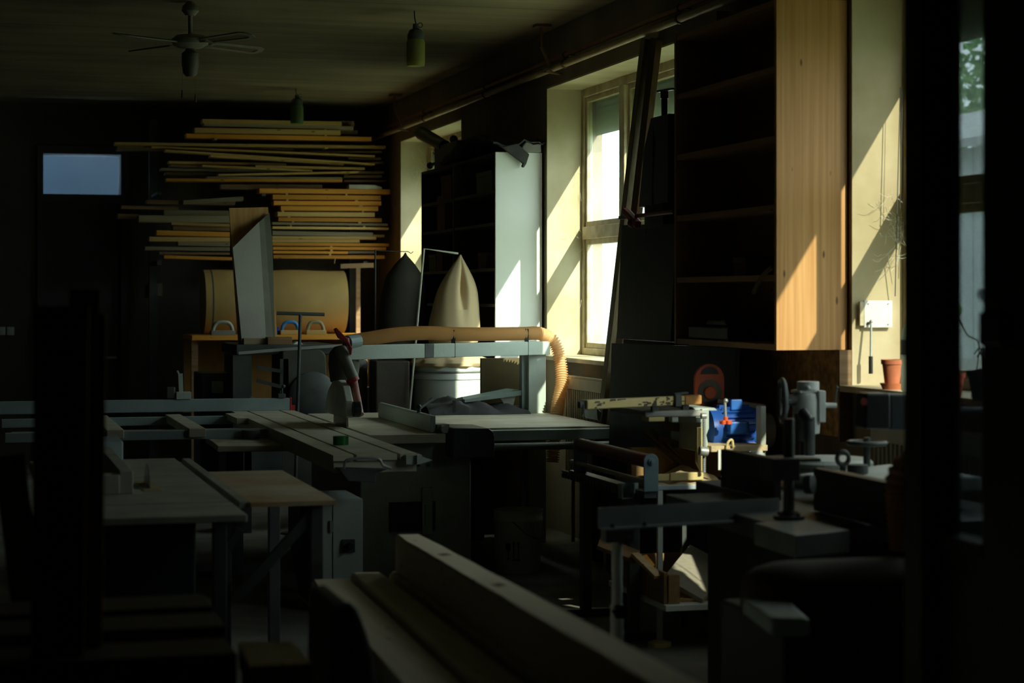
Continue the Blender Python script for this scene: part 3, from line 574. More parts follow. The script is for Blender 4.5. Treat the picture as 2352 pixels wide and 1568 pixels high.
goods(1004, 1021, 2.19, .28, M('orange_card', (.30, .15, .04), .8), 'upright orange-brown box on the second shelf of the tall cabinet'); goods(985, 1000, 1.86, .14, gry, 'small grey carton on the third shelf of the tall cabinet'); goods(1003, 1016, 1.86, .16, brn, 'small brown carton beside the grey one on the third shelf')
goods(1098, 1116, 1.86, .12, M('dark_red_card', (.16, .07, .06), .7), 'small reddish box on the third shelf near the white panel')
# on top of the tall cabinet
pr = thing('spot_lamp', (3.8, 16.2, KZ), 'dark cylindrical spot lamp tilted on top of the tall cabinet', 'lamp')
a = PX(968, 306, 3.74); c = PX(1022, 336, 3.74)
B().cyl(a, c, .058, .05, 24).obj('lamp_barrel', blackp, pr, smooth=True)
B().box(3.70, PX(1060, 370, 3.74).y, KZ, 3.85, PX(1008, 370, 3.74).y, PX(1008, 338, 3.74).z).obj('base_box', blackp, pr, .01)
B().ball(PX(1042, 320, 3.74), .035).ball(PX(988, 380, 3.72), .03).cyl(PX(988, 380, 3.72), PX(1010, 372, 3.74), .014).obj('knob', castd, pr, smooth=True)
B().tube(catmull([PX(1004, 330, 3.74), PX(996, 352, 3.74), PX(1006, 357, 3.74), PX(1000, 372, 3.74), PX(990, 378, 3.73)], 6), .004, 6).obj('cable', blackp, pr)
rnd = random.Random(3); G = []
for i in range(26):
    row = []
    for j in range(13):
        u, v = i / 25, j / 12; y = K0 - .05 + u * 1.7; x = KX - .03 + v * .40
        z = KZ + .03 + .11 * math.sin(u * 3.0 + .3) * (1 - .3 * v) + .035 * math.sin(9 * u + 4 * v) * math.sin(7 * v + 3) + .02 * rnd.random()
        row.append(Vector((x, y, z)))
    G.append(row)
tp = thing('dust_sheet', (3.85, 14.8, KZ), 'dark cloth heaped on top of the tall cabinet, one corner hanging down', 'cloth')
B().sheet(G, .012).obj('heaped_cloth', tarpm, tp, smooth=True)
a, c, e, f = [PY(x, y, K0 - .03) for x, y in ((1166, 330), (1212, 352), (1212, 366), (1200, 386))]
B().prism([(v.x, v.z) for v in (PY(1150, 338, K0 - .03), PY(1185, 330, K0 - .03), PY(1213, 355, K0 - .03), PY(1206, 377, K0 - .03), PY(1200, 386, K0 - .03), PY(1196, 382, K0 - .03), PY(1199, 376, K0 - .03))], 'xz', K0 - .07, K0 - .03).obj('hanging_corner', tarpm, tp, .006)
B().prism([(v.x, v.z) for v in (PY(1200, 351, K0), PY(1240, 351, K0), PY(1238, 326, K0), PY(1203, 327, K0), PY(1194, 340, K0))], 'xz', K0 - .05, K0 + .2).obj('cloth_fold', M('grey_plastic_film', (.20, .19, .17), .5), tp, .01)

# ------------------------------------------------------------------ panel saw
T = .87
ps = thing('panel_saw', (2.6, 11.9, 0), 'large grey sliding table panel saw in the middle of the workshop', 'saw')
st_ = B()
for a, c in ((1.73, 1.832), (1.848, 2.052), (2.068, 2.16)): st_.box(a, 9.76, T - .03, c, 13.75, T)
st_.box(1.735, 9.78, T - .09, 2.155, 13.75, T - .03)
sl = st_.obj('sliding_table', tabletop, ps, .002)
B().box(2.09, 9.72, T - .05, 2.17, 9.80, T - .004).prism([(2.14, T - .004), (2.22, T - .03), (2.14, T - .05)], 'xz', 9.7, 9.76).obj('end_profile', alum, sl)
B().box(2.185, 11.12, T - .05, 2.62, 13.3, T).obj('saw_table', tabletop, ps, .002)
B().box(2.62, 11.56, T - .035, 3.76, 13.3, T).obj('extension_table', tabletop, ps, .002)
B().box(2.2, 11.50, T - .075, 3.76, 11.56, T - .012).obj('front_rail', alum, ps, .004); B().cyl((2.25, 11.44, T - .105), (3.76, 11.44, T - .105), .022).obj('guide_bar', steel, ps, smooth=True)
rf = B().prism([(2.555, T + .002), (2.585, T + .002), (2.585, T + .098), (2.568, T + .098), (2.555, T + .09)], 'xz', 11.22, 12.75).obj('rip_fence', alum, ps, .003)
hz = [(11.12, T - .12), (11.52, T - .12), (11.52, T + .0), (11.49, T + .012), (11.20, T + .012), (11.15, T + .0), (11.12, T - .04)]
B().prism([(2.66, T - .14), (2.905, T - .14), (2.905, T - .02), (2.895, T + .01), (2.87, T + .028), (2.66, T + .034)], 'xz', 11.1, 11.5).obj('fence_carriage', M('dark_green_grey_cast', (.055, .075, .075), .5), rf, .008)
B().box(2.59, 11.2, T + .0, 2.66, 11.34, T + .05).cyl((2.62, 11.21, T + .025), (2.62, 11.14, T + .025), .02).obj('fence_clamp', steel, rf)
B().cyl((2.57, 11.6, T + .09), (2.57, 11.6, T + .13), .012).ball((2.57, 11.6, T + .13), .016).bar((2.57, 11.6, T + .12), (2.68, 11.72, T + .17), .016, .016).obj('fence_lever', castd, rf)
# saw body, electrical box
B().box(2.16, 11.3, 0, 2.815, 13.0, T - .05).obj('machine_base', machg, ps, .01)
o = B().box(2.33, 11.29, .30, 2.60, 11.302, .47).obj('service_opening', blackp, ps); B().box(2.52, 11.28, .28, 2.58, 11.30, .55).box(2.535, 11.27, .33, 2.565, 11.29, .45).obj('latch_plate', machg, ps, .003)
for z_, x_ in ((.68, 2.50), (.68, 2.56)): B().cyl((x_, 11.3, z_), (x_, 11.29, z_), .008).obj('bolt', castd, ps)
B().box(2.815, 13.22, 0, PY(1105, 900, 13.31).x, 13.25, T - .05).obj('shade_panel', M('shade_panel_dark', (.06, .06, .045), .7), ps)  # added dark panel standing in for the shade under the extension table
eb = thing('control_cabinet', (1.87, 10.5, 0), 'grey electrical cabinet with a rotary switch beside the panel saw', 'cabinet')
ez = PY(800, 1146, 10.4).z
ex0, ex1 = PY(722, 1300, 10.4).x, PY(834, 1300, 10.4).x
B().box(ex0, 10.41, 0, ex1, 10.9, ez).obj('body', cabg, eb, .004); em = PY(763, 1200, 10.4).x
B().box(em + .004, 10.395, .03, ex1 - .002, 10.41, ez - .004).obj('door', cabg, eb, .003); B().box(ex0 + .004, 10.397, .03, em - .002, 10.41, ez - .004).obj('front_strip', cabg, eb, .003)
q = PY(760, 1208, 10.4); B().box(q.x - .008, 10.38, q.z - .03, q.x + .008, 10.4, q.z + .03).obj('hinge', steel, eb)
q = PY(800, 1253, 10.39); B().box(q.x - .034, 10.375, q.z - .034, q.x + .034, 10.395, q.z + .034).obj('switch_plate', castd, eb, .003); B().cyl((q.x, 10.375, q.z), (q.x, 10.35, q.z), .02).box(q.x - .006, 10.335, q.z - .02, q.x + .006, 10.352, q.z + .02).obj('rotary_knob', blackp, eb)
B().prism([(ex0 - .06, .35), (ex0, .02), (ex0, ez), (ex0 - .06, ez)], 'xz', 10.5, 10.9).obj('dark_side', M('dark_blue_side', (.03, .05, .06), .5), eb)
# cross-cut outrigger frame, its fence and flip stop
og = thing('crosscut_outrigger', (1.1, 12.6, .8), 'cross-cut outrigger frame left of the sliding table', 'outrigger')
fy_ = PZ(450, 945, T).y
B().box(-.1, fy_ - .02, T + .0, 2.13, fy_ + .04, T + .085).obj('crosscut_fence', alud, og, .004)
B().box(2.13, fy_ - .022, T, 2.142, fy_ + .042, T + .09).box(2.142, fy_ - .02, T, 2.165, fy_ + .02, T + .035).obj('end_stop', redp, og, .002)
B().box(.2, 12.05, T - .07, 1.73, 12.11, T - .015).obj('front_beam', alud, og, .003); B().box(.2, 13.42, T - .07, 1.73, 13.48, T - .015).obj('rear_beam', alud, og, .003)
for xx in (.78, 1.26): B().box(xx, 12.0, T - .055, xx + .10, 13.5, T - .002).obj('cross_rail', tabletop, og, .004)
B().box(1.66, 12.9, T - .04, 1.73, 13.5, T).obj('cross_rail', tabletop, og)
B().box(.25, 12.3, T - .06, 1.7, 12.72, T - .05).obj('bottom_tray', M('dusty_tray', (.24, .25, .22), .6), og)
q = PY(420, 945, fy_ - .02)
B().box(q.x - .045, fy_ - .03, T + .086, q.x + .055, fy_ + .05, T + .135).obj('flip_stop', alum, og, .003); B().bar((q.x - .01, fy_, T + .13), (q.x - .015, fy_, T + .26), .03, .02, (0, 1, 0)).bar((q.x - .015, fy_, T + .24), (q.x - .035, fy_, T + .28), .012, .012, (0, 1, 0)).obj('stop_arm', alum, og); B().box(q.x - .11, fy_ - .02, T + .09, q.x - .05, fy_ + .03, T + .17).obj('stop_knob', castd, og, .008)
q = PY(648, 925, fy_); B().box(q.x - .03, fy_ - .03, T + .086, q.x + .02, fy_ + .04, T + .115).cyl((q.x, fy_, T + .11), (q.x, fy_, T + .16), .006).ball((q.x + .01, fy_, T + .165), .014).obj('clamp_lever', castd, og, .003)
# hold-down plate in front, with tape and paper
PT = .80
a, c, e, f = PZ(470, 1003, PT), PZ(715, 996, PT), PZ(720, 1021, PT), PZ(500, 1024, PT)
hp = thing('auxiliary_table', ((a.x + e.x) / 2, (a.y + e.y) / 2, 0), 'small table plate with clipped corners in front of the cross-cut frame', 'table')
B().prism([(a.x, a.y - .05), (a.x + .04, a.y), (c.x - .3, c.y), (c.x - .28, e.y), (f.x, f.y), (a.x, a.y - .3)], 'xy', PT - .035, PT).obj('table_plate', tabletop, hp, .006)
B().box(1.45, 11.75, 0, 1.55, 12.1, PT - .035).box(1.3, 11.8, 0, 1.7, 12.05, .04).obj('pedestal', castd, hp)
q = PZ(576, 1008, PT); tr = tag(B().lathe([(.035, 0), (.055, 0), (.055, .05), (.035, .05)], (q.x, q.y, PT + .003), 28).obj('tape_roll', castd, smooth=True), 'dark roll of tape on the small table plate', 'tape')
B_ = B(); q = PZ(570, 1014, PT); B_.prism([(q.x - .13, q.y - .05), (q.x + .12, q.y - .06), (q.x + .14, q.y + .02), (q.x - .06, q.y + .06)], 'xy', PT + .0005, PT + .002); tag(B_.obj('paper_sheet', M('paper', (.62, .64, .62), .8)), 'sheet of paper under the tape roll on the small table plate', 'paper')
q = PZ(783, 1021, T); tag(B().lathe([(.026, 0), (.042, 0), (.042, .045), (.026, .045)], (q.x, q.y, T), 28).obj('tape_roll', M('green_tape', (.01, .16, .03), .4), smooth=True), 'green roll of tape on the sliding table', 'tape')
# push handle under the near end of the sliding table
B().tube(catmull([PY(790, 1075, 9.7), PY(800, 1055, 9.68), PY(865, 1053, 9.66), PY(880, 1068, 9.66), PY(898, 1075, 9.68)], 6), .007, 8).obj('push_handle', steel, ps, smooth=True)
B().prism([(v.x, v.z) for v in (PY(775, 1074, 9.72), PY(892, 1077, 9.72), PY(865, 1086, 9.72), PY(862, 1108, 9.72), PY(800, 1105, 9.72))], 'xz', 9.72, 9.85).obj('handle_bracket', castd, ps, .004)
# suction guard over the blade
gd = thing('blade_guard', (2.2, 12.1, T), 'pale suction guard with red lever hanging over the saw blade', 'guard')
B().prism([(11.78, T + .06), (11.80, T + .16), (11.90, T + .245), (12.05, T + .275), (12.25, T + .26), (12.4, T + .2), (12.5, T + .10), (12.52, T + .05)], 'yz', 2.165, 2.215).obj('guard_hood', M('pale_guard_grey', (.66, .70, .62), .5), gd, .008)
B().prism([(11.86, T), (12.30, T), (12.28, T + .10), (12.2, T + .14), (12.02, T + .14), (11.88, T + .09)], 'yz', 2.182, 2.196).obj('saw_blade', M('blade_steel_brown', (.25, .22, .15), .4, .4), gd)
wx = PY(820, 938, 11.72); B().cyl((2.20, 11.74, wx.z - .005), (2.245, 11.74, wx.z - .005), .048, n=24).obj('guard_wheel', blackp, gd, .006)
B().lathe([(.04, -.16), (.085, -.13), (.098, -.02), (.09, .05), (.06, .085), (.02, .095)], (PY(790, 850, 12.3).x, 12.3, PY(790, 835, 12.3).z + .02), 26).obj('suction_body', M('dusty_dark_housing', (.10, .10, .075), .7), gd, smooth=True)
B().cyl(PY(782, 800, 12.05), PY(812, 872, 11.95), .036).obj('suction_pipe', M('dusty_grey_pipe', (.26, .27, .22), .6), gd, smooth=True)
B().cyl(PY(811, 872, 11.95), PY(826, 952, 11.8), .026).obj('suction_pipe', M('pinkish_worn_pipe', (.40, .24, .20), .6, dirt=(.36, .09, .07)), gd, smooth=True)
B().cyl(PY(808, 868, 11.95), PY(812, 876, 11.95), .040).obj('red_collar', redp, gd)
B().prism([(v.x, v.z) for v in (PY(767, 756, 12.0), PY(772, 752, 12.0), PY(797, 778, 12.0), PY(808, 800, 12.0), PY(806, 815, 12.0), PY(803, 812, 12.0), PY(798, 790, 12.0), PY(776, 775, 12.0))], 'xz', 11.98, 12.02).cyl(PY(794, 776, 12.05), PY(795, 795, 12.05), .022).obj('red_lever', redp, gd, .004)
# overhead arm and its column
A0 = Vector((2.22, 12.20, 0)); A1 = Vector((3.69, 12.93, 0))
zb_ = PY(1215, 815, 12.9).z; zt_ = PY(1215, 784, 12.9).z
oa = thing('overhead_arm', (3.69, 12.95, 0), 'pale aluminium overhead arm on its upright column at the wall side', 'arm')
pA = lambda px: A0 + (A1 - A0) * ((PYline(px) - A0.x) / (A1.x - A0.x))
def PYline(px):                # where the pixel column meets the arm's vertical plane
    d = ray(px, 800); m = (A1.y - A0.y) / (A1.x - A0.x); t = (A0.y - m * A0.x) / (d[1] - m * d[0]); return d[0] * t
zc_ = (zb_ + zt_) / 2; hh = zt_ - zb_
def seg(x0, x1, mat, name): p, q = pA(x0), pA(x1); return B().bar((p.x, p.y, zc_), (q.x, q.y, zc_), .07, hh).obj(name, mat, oa, .004)
seg(796, 968, alum, 'arm_beam'); seg(968, 988, castd, 'arm_joint'); seg(988, 1256, alum, 'arm_beam')
ca = PY(1216, 900, 12.93).x; cb = PY(1256, 900, 12.93).x
B().box(ca, 12.95, 0, cb, 13.1, zb_ + .01).obj('column', alum, oa, .004); B().box(ca - .035, 12.99, 0, ca, 13.06, zb_).obj('column_edge', alud, oa)
for px in (1042, 1210): p = pA(px); B().bar((p.x - .012, p.y - .038, zb_ - .002), (p.x - .012, p.y - .038, zt_ + .085), .028, .004, (0, 1, 0)).obj('strap', blackp, oa)
hs = [pA(802), pA(840), pA(900), pA(950), pA(1000), pA(1050), pA(1130), pA(1200), pA(1240)]
hy = [785, 779, 769, 765, 765, 767, 767, 766, 766]
HP = []
for p, px, py in zip(hs, (802, 840, 900, 950, 1000, 1050, 1130, 1200, 1240), hy):
    d = ray(px, py); t = p.x / d[0]; HP.append(Vector((p.x, p.y, EYE + d[2] * t)))
for px, py, Y in ((1272, 785, 12.95), (1287, 830, 12.93), (1290, 880, 12.90), (1283, 920, 12.86), (1276, 975, 12.80)): HP.append(PY(px, py, Y))
hp_ = HP[-1]; HP.append(Vector((hp_.x - .02, hp_.y, .55)))
tag(ribbed(B(), HP, .0375, .0165, .008, 20).obj('suction_hose', hosem, smooth=True), 'tan ribbed suction hose lying along the overhead arm and down to the floor', 'hose')
B().cyl(PY(797, 787, 12.2), PY(822, 783, 12.25), .046).obj('hose_collar', alud, gd)
# folded dark cover and clear lid on the rear of the saw table
rnd = random.Random(11); G = []
for i in range(30):
    row = []
    for j in range(12):
        u, v = i / 29, j / 11; x = 2.92 + u * .70; y = 12.86 + v * .36 + .02 * math.sin(8 * u)
        env = math.sin(math.pi * min(1, max(0, v))) ** .5 * math.sin(math.pi * min(1, .04 + u * .93)) ** .35
        z = T + .004 + env * (.075 + .03 * math.sin(5 * u + 1) + .022 * math.sin(23 * u + 5 * v) + .012 * rnd.random())
        row.append(Vector((x, y, z)))
    G.append(row)
fcv = thing('folded_cover', (3.27, 13.04, T), 'charcoal cloth cover bundled on the back of the saw table', 'cover')
B().sheet(G, .004).obj('cloth_bundle', tarpm, fcv, smooth=True)
B().bar((3.08, 12.83, T + .02), (3.08, 12.83, T + .10), .02, .01, (0, 1, 0)).obj('strap', blackp, fcv)
a = PY(1062, 916, 13.05); c = PY(1188, 893, 13.15)
B().hexa([(a.x, 12.98, a.z - .02), (c.x, 13.0, c.z - .035), (c.x - .05, 13.25, c.z - .03), (a.x, 13.2, a.z - .02), (a.x, 12.98, a.z), (c.x, 13.0, c.z), (c.x - .05, 13.25, c.z + .0), (a.x, 13.2, a.z)]).obj('clear_edge', THIN('smoky_clear_plastic', (.35, .45, .42), .4, .15), fcv)
B().prism([(v.x, v.z) for v in (PY(1150, 915, 13.02), PY(1186, 902, 13.02), PY(1178, 935, 13.02), PY(1165, 938, 13.02))], 'xz', 13.02, 13.03).obj('clear_flap', THIN('milky_plastic', (.55, .55, .48), .5, .3), fcv)
a = PY(1000, 925, 12.95); B().tube([PY(985, 935, 12.9), PY(1030, 925, 12.88), PY(1062, 914, 12.9)], .01, 6).obj('pole', castd, fcv)
a = PY(1105, 900, 13.31); c = PY(1214, 900, 13.31); tag(B().box(a.x, 13.31, .02, c.x, 13.34, PY(1150, 822, 13.31).z).obj('brown_panel', M('blotched_brown_panel', (.12, .085, .03), .6, var=.5, scale=3.), bevel=.002), 'brown blotched board standing behind the saw table beside the arm column', 'board')
# pail under the extension table
q = PZ(1190, 1312, 0); pz = .375
pl_ = thing('pail', (q.x, q.y, 0), 'white plastic pail with fragile symbols under the saw extension table', 'pail')
B().lathe([(.125, 0), (.132, .01), (.147, pz - .07), (.15, pz - .065), (.15, pz - .05), (.147, pz - .045), (.15, pz - .01), (.155, pz), (.146, pz), (.14, pz - .1), (.125, .02)], (q.x, q.y, 0), 36).obj('pail_body', bucketm, pl_, smooth=True)
B().tube(catmull([(q.x - .07, q.y - .135, pz - .06), (q.x + .02, q.y - .165, pz - .14), (q.x + .13, q.y - .09, pz - .17), (q.x + .15, q.y - .0, pz - .1)], 6), .004, 6).obj('bail_handle', castd, pl_)
inkm = M('black_ink', (.01, .01, .01), .6, bump=0)
def onpail(u, z): a = -math.pi / 2 - TH + u / .143; return Vector((q.x + .1445 * math.cos(a), q.y + .1445 * math.sin(a), z))
sym = B()
for x0_, x1_, z0_, z1_ in ((-.075, -.045, .15, .185), (-.072, -.048, .14, .15), (-.062, -.058, .095, .14), (-.07, -.05, .09, .096), (-.03, -.024, .10, .185), (-.002, .004, .10, .185), (-.034, .012, .083, .092)):
    f_ = [onpail(x0_, z0_), onpail(x1_, z0_), onpail(x1_, z1_), onpail(x0_, z1_)]; sym.hexa([p for p in f_] + [Vector((q.x, q.y, p.z)).lerp(p, 1.012) for p in f_])
for k in (-.027, .001): f_ = [onpail(k - .009, .18), onpail(k + .009, .18), onpail(k + .001, .198), onpail(k - .001, .198)]; sym.hexa([p for p in f_] + [Vector((q.x, q.y, p.z)).lerp(p, 1.012) for p in f_])
sym.obj('handling_symbols', inkm, pl_)

# ------------------------------------------------------------------ radiators under the windows
def radiator(y0, y1, zt, zb, label):
    t = thing('radiator', (3.93, (y0 + y1) / 2, zb), label, 'radiator', 'ribbed radiators under the windows')
    rm = M('cream_radiator_enamel', (.56, .50, .36), .5, var=.15)
    B().box(3.91, y0, zb, 3.94, y1, zt).box(3.89, y0, zt - .015, 3.97, y1, zt).obj('back_plate', rm, t, .003)
    b = B(); y = y0 + .02
    while y < y1 - .02: b.box(3.885, y, zb + .03, 3.91, y + .016, zt - .09); y += .042
    b.box(3.885, y0, zt - .09, 3.91, y1, zt - .015).obj('ribs', rm, t, .003)
    B().cyl((3.93, y1 - .05, .0), (3.93, y1 - .05, zb), .012).obj('feed_pipe', pipeg, t)
    B().cyl((3.93, y0 + .05, .0), (3.93, y0 + .05, zb), .012).obj('feed_pipe', pipeg, t)
radiator(11.55, 12.98, 1.125, .45, 'ribbed cream radiator under the middle window behind the saw')
radiator(6.6, 8.22, 1.10, .45, 'ribbed cream radiator under the near window behind the control box')

# ------------------------------------------------------------------ timber leaning in front of the middle window
def lean(pts_top, pts_bot, w, d, mat, label, name='leaning_plank', up=(1, 0, 0)):
    return tag(B().bar(pts_bot, pts_top, w, d, up).obj(name, mat, bevel=.003), label, 'plank')
tp_, bq_ = PX(1485, 90, 3.955), PX(1386, 960, 3.845); bt_ = bq_ + (bq_ - tp_) * (bq_.z / (tp_.z - bq_.z))
lean(tp_, bt_, .082, .05, plankz, 'tall weathered plank leaning against the wall in front of the middle window')
tp_, bq_ = PX(1508, 88, 3.985), PX(1426, 800, 3.868); bt_ = bq_ + (bq_ - tp_) * (bq_.z / (tp_.z - bq_.z))
lean(tp_, bt_, .11, .04, darkz, 'dark plank leaning close behind the tall weathered one, to its right')
# dark green boards leaning side by side
def slab(name, poly, X0, X1, lab, mat=boardg): # poly in (Y, Z); leans so that its foot is farther from the wall
    b = B(); A = b._v([(X0 + (X1 - X0) * z / 2.0, y, z) for y, z in poly]); C = b._v([(X0 + (X1 - X0) * z / 2.0 + .025, y, z) for y, z in poly]); n = len(poly)
    b.bm.faces.new(A[::-1]); b.bm.faces.new(C)
    for i in range(n): b.bm.faces.new((A[i], A[(i + 1) % n], C[(i + 1) % n], C[i]))
    return tag(b.obj(name, mat, bevel=.002), lab, 'board', 'dark boards leaning at the window wall')
ya = lambda px, X: PX(px, 700, X).y
slab('green_board', [(ya(1427, 3.80), 1.40), (ya(1552, 3.80), 1.40), (ya(1552, 3.80), 2.06), (ya(1427, 3.80), 2.085)], 3.70, 3.80, 'dark green board, the taller one, standing left of the open shelf')
slab('green_board', [(min(11.38, ya(1397, 3.70)), .02), (ya(1690, 3.70), .02), (ya(1690, 3.70), 1.398), (min(11.38, ya(1397, 3.70)), 1.375)], 3.66, 3.715, 'wide dark green board below the open shelf, behind the machines')
tag(B().box(3.765, ya(1552, 3.80) - .02, .02, 3.87, ya(1427, 3.80) + .01 if ya(1427, 3.80) < 11.3 else 11.36, 1.398).obj('dark_crate', darkint, bevel=.003), 'dark tall crate hidden behind the wide green board, carrying the taller one', 'crate')
# chalk cross marked on the taller board
a, c = PX(1470, 541, 3.775), PX(1493, 541, 3.775); e, f = PX(1481, 526, 3.775), PX(1481, 556, 3.775)
tag(B().box(3.776, c.y, a.z - .004, 3.779, a.y, a.z + .004).box(3.776, e.y - .004, f.z, 3.779, e.y + .004, e.z).obj('chalk_cross', M('faint_chalk', (.10, .09, .08), .9)), 'faint chalk cross on the taller dark green board', 'mark')
cl = thing('bar_clamp', (3.68, 10.9, 2.06), 'red bar clamp lying on the dark green boards', 'clamp')
B().cyl(PX(1462, 496, 3.78), PX(1548, 486, 3.78), .012).obj('bar', redd, cl); B().bar(PX(1436, 484, 3.77), PX(1466, 516, 3.77), .04, .04, (1, 0, 0)).ball(PX(1452, 512, 3.76), .03).obj('jaw', redd, cl, .006)
B().bar(PX(1424, 500, 3.78), PX(1445, 498, 3.78), .02, .02).obj('screw', blackp, cl)
bk = thing('folded_tripod', (3.86, 10.75, 2.1), 'black folded stand with a case in front of the middle window, beside the open shelf', 'stand')
q0 = PX(1509, 300, 3.86); q1 = PX(1546, 300, 3.86)
zA, zB = PX(1525, 266, 3.86).z, PX(1525, 470, 3.86).z
B().prism([(q1.y, zB), (PX(1512, 470, 3.86).y, zB), (PX(1511, 420, 3.86).y, zB + .12), (PX(1516, 330, 3.86).y, zA - .15), (q0.y, zA), (q1.y, zA)], 'yz', 3.83, 3.90).obj('case', blackp, bk, .006)
B().prism([(PX(1507, 470, 3.86).y, zB), (PX(1476, 470, 3.86).y, zB), (PX(1488, 340, 3.86).y, zA - .17), (PX(1504, 272, 3.86).y, zA), (PX(1510, 272, 3.86).y, zA)], 'yz', 3.835, 3.895).obj('case_flap', blackp, bk, .004)
B().box(3.80, q1.y, 2.05, 3.96, q0.y + .05, zB).obj('rest_block', darkint, bk)
B().cyl(PX(1526, 300, 3.86), PX(1526, 208, 3.86), .018).cyl(PX(1526, 226, 3.86), PX(1526, 208, 3.86), .023).obj('pole', blackp, bk, smooth=True); B().bar(PX(1512, 210, 3.86), PX(1546, 204, 3.86), .02, .012).obj('top_bar', blackp, bk)
tag(B().box(3.90, 10.17, 0.02, 3.99, 10.27, 3.2).obj('leaning_plank', dimw, bevel=.003), 'narrow brown plank standing upright against the far side of the open shelf', 'plank')

# ------------------------------------------------------------------ open shelf with the pine side panel
H0, H1, HX, HB, HT = 8.74, 10.15, 3.652, 1.40, 3.055
hs_ = thing('hanging_shelf', (3.83, 9.45, HB), 'tall open wall shelf with a glowing knotty pine side panel', 'shelf')
B().box(HX, H0, HB, 4.012, H0 + .028, HT).obj('side_panel', pineZ, hs_, .0015, label='knotty pine side panel')
B().box(HX, H1 - .028, HB, 4.012, H1, HT).obj('side_panel', pineY, hs_)
B().box(4.0, H0 + .028, HB, 4.012, H1 - .028, HT).obj('back_panel', pineY, hs_)
for k, z in enumerate((1.428, 1.755, 2.085, 2.41, 2.735, 3.05)): B().box(HX + .004, H0 + .028, z - .028, 4.0, H1 - .028, z).obj('shelf_board', pineY, hs_, .001)
q = PX(1712, 635, 3.75); tag(B().box(3.72, q.y - .08, 1.755, 3.9, q.y + .08, 1.85).box(3.715, q.y - .085, 1.825, 3.905, q.y + .085, 1.85).obj('carton', M('dim_carton', (.14, .10, .06), .8)), 'small carton on the lower middle shelf of the open wall shelf', 'box')
tag(B().tube(catmull([PX(1775, 612, 3.66), PX(1755, 630, 3.655), PX(1738, 655, 3.65), PX(1731, 672, 3.648)], 6), .012, 8).obj('bent_strip', M('tan_strip', (.20, .14, .07), .7), smooth=True), 'curved tan strip hanging over a shelf edge of the open wall shelf', 'strip')
q = PX(1640, 765, 3.72); tag(B().box(3.68, q.y - .3, 1.428, 3.95, q.y + .28, 1.50).prism([(q.y - .25, 1.50), (q.y + .1, 1.50), (q.y + .05, 1.53), (q.y - .2, 1.535)], 'yz', 3.7, 3.93).obj('tool_case', blackp, bevel=.01), 'dark flat case on the bottom shelf of the open wall shelf', 'case')
tag(B().box(3.985, 8.715, .985, 4.017, 10.11, 1.395).obj('chip_board', osb), 'pressed chip board panel on the wall below the open shelf', 'board')
tag(B().box(3.955, 8.70, .97, 4.017, 8.715, 1.40).obj('edge_batten', dimw), 'thin dark batten along the near edge of the chip board panel', 'batten')
# orange saw blade holder
BY = 9.36; c0 = PY(1630, 880, BY); zbt = PY(1560, 943, 8.95).z; zt0 = PY(1630, 835, BY).z; r_ = PY(1664, 880, BY).x - c0.x
bh = thing('saw_blade_holder', (c0.x, BY, zbt), 'orange-red saw blade carrier with a handle hole, below the open shelf', 'blade holder')
o_ = [(c0.x - r_, zbt), (c0.x + r_, zbt), (c0.x + r_, zt0 - r_)] + [(c0.x + r_ * math.cos(math.pi * k / 14), zt0 - r_ + r_ * math.sin(math.pi * k / 14)) for k in range(1, 14)] + [(c0.x - r_, zt0 - r_)]
B().prism(o_, 'xz', BY, BY + .02).obj('carrier', orangep, bh, .003)
B().prism([(c0.x - r_ * .62, zt0 - .052), (c0.x + r_ * .62, zt0 - .052), (c0.x + r_ * .5, zt0 - .03), (c0.x + r_ * .2, zt0 - .016), (c0.x - r_ * .2, zt0 - .016), (c0.x - r_ * .5, zt0 - .03)], 'xz', BY - .003, BY - .0005).obj('handle_hole', blackp, bh)
zc = (zt0 - .055 + zbt) / 2 - .012; B().lathe([(r_ * .80, -.004), (r_ * .80, 0)], (c0.x, BY - .001, zc), 40, 'y').obj('saw_blade', M('dark_blade', (.10, .09, .07), .35, .6), bh)
B().lathe([(r_ * .36, -.010), (r_ * .36, 0)], (c0.x, BY - .005, zc), 30, 'y').torus((c0.x, BY - .012, zc), r_ * .36, .004, 'y').obj('hub_cap', orangep, bh)

# ------------------------------------------------------------------ things on and by the near window
t = thing('crank_bracket', (4.15, 8.69, 1.7), 'white shutter crank bracket with a hanging crank rod on the near window reveal', 'crank')
R_ = 8.697
a, c = PY(1985, 690, R_ - .03), PY(2050, 752, R_ - .03)
B().box(a.x, R_ - .03, c.z, c.x, R_ - .012, a.z).obj('cover_plate', M('white_metal_plate', (.70, .70, .66), .5), t, .003)
B().box(a.x - .02, R_ - .028, c.z + .01, a.x, R_ - .012, a.z - .005).obj('side_slats', framep, t)
for u in (.15, .85):
    for v in (.12, .88): B().cyl((a.x + (c.x - a.x) * u, R_ - .034, c.z + (a.z - c.z) * v), (a.x + (c.x - a.x) * u, R_ - .03, c.z + (a.z - c.z) * v), .004, n=10).obj('screw', steel, t)
k0, k1, k2 = PY(2001, 738, R_ - .05), PY(2000, 818, R_ - .07), PY(2000, 858, R_ - .07)
B().cyl(k0, k1, .0055).ball(k0, .009).tube([k0, PY(1996, 742, R_ - .03)], .006, 8).obj('crank_rod', steel, t, smooth=True); B().cyl(k1, k2, .010).obj('crank_grip', blackp, t, smooth=True)
tag(B().tube([PY(2068, 200, 8.6), PY(2060, 500, 8.6), PY(2056, 680, 8.66)], .0025, 6).obj('shutter_cord', castd), 'thin dark shutter cord hanging beside the near window frame', 'cord')
tag(B().tube([PY(2073, 205, 8.6), PY(2067, 500, 8.6), PY(2064, 640, 8.66)], .0015, 6).obj('shutter_cord', castd), 'second thinner cord beside the shutter cord', 'cord')
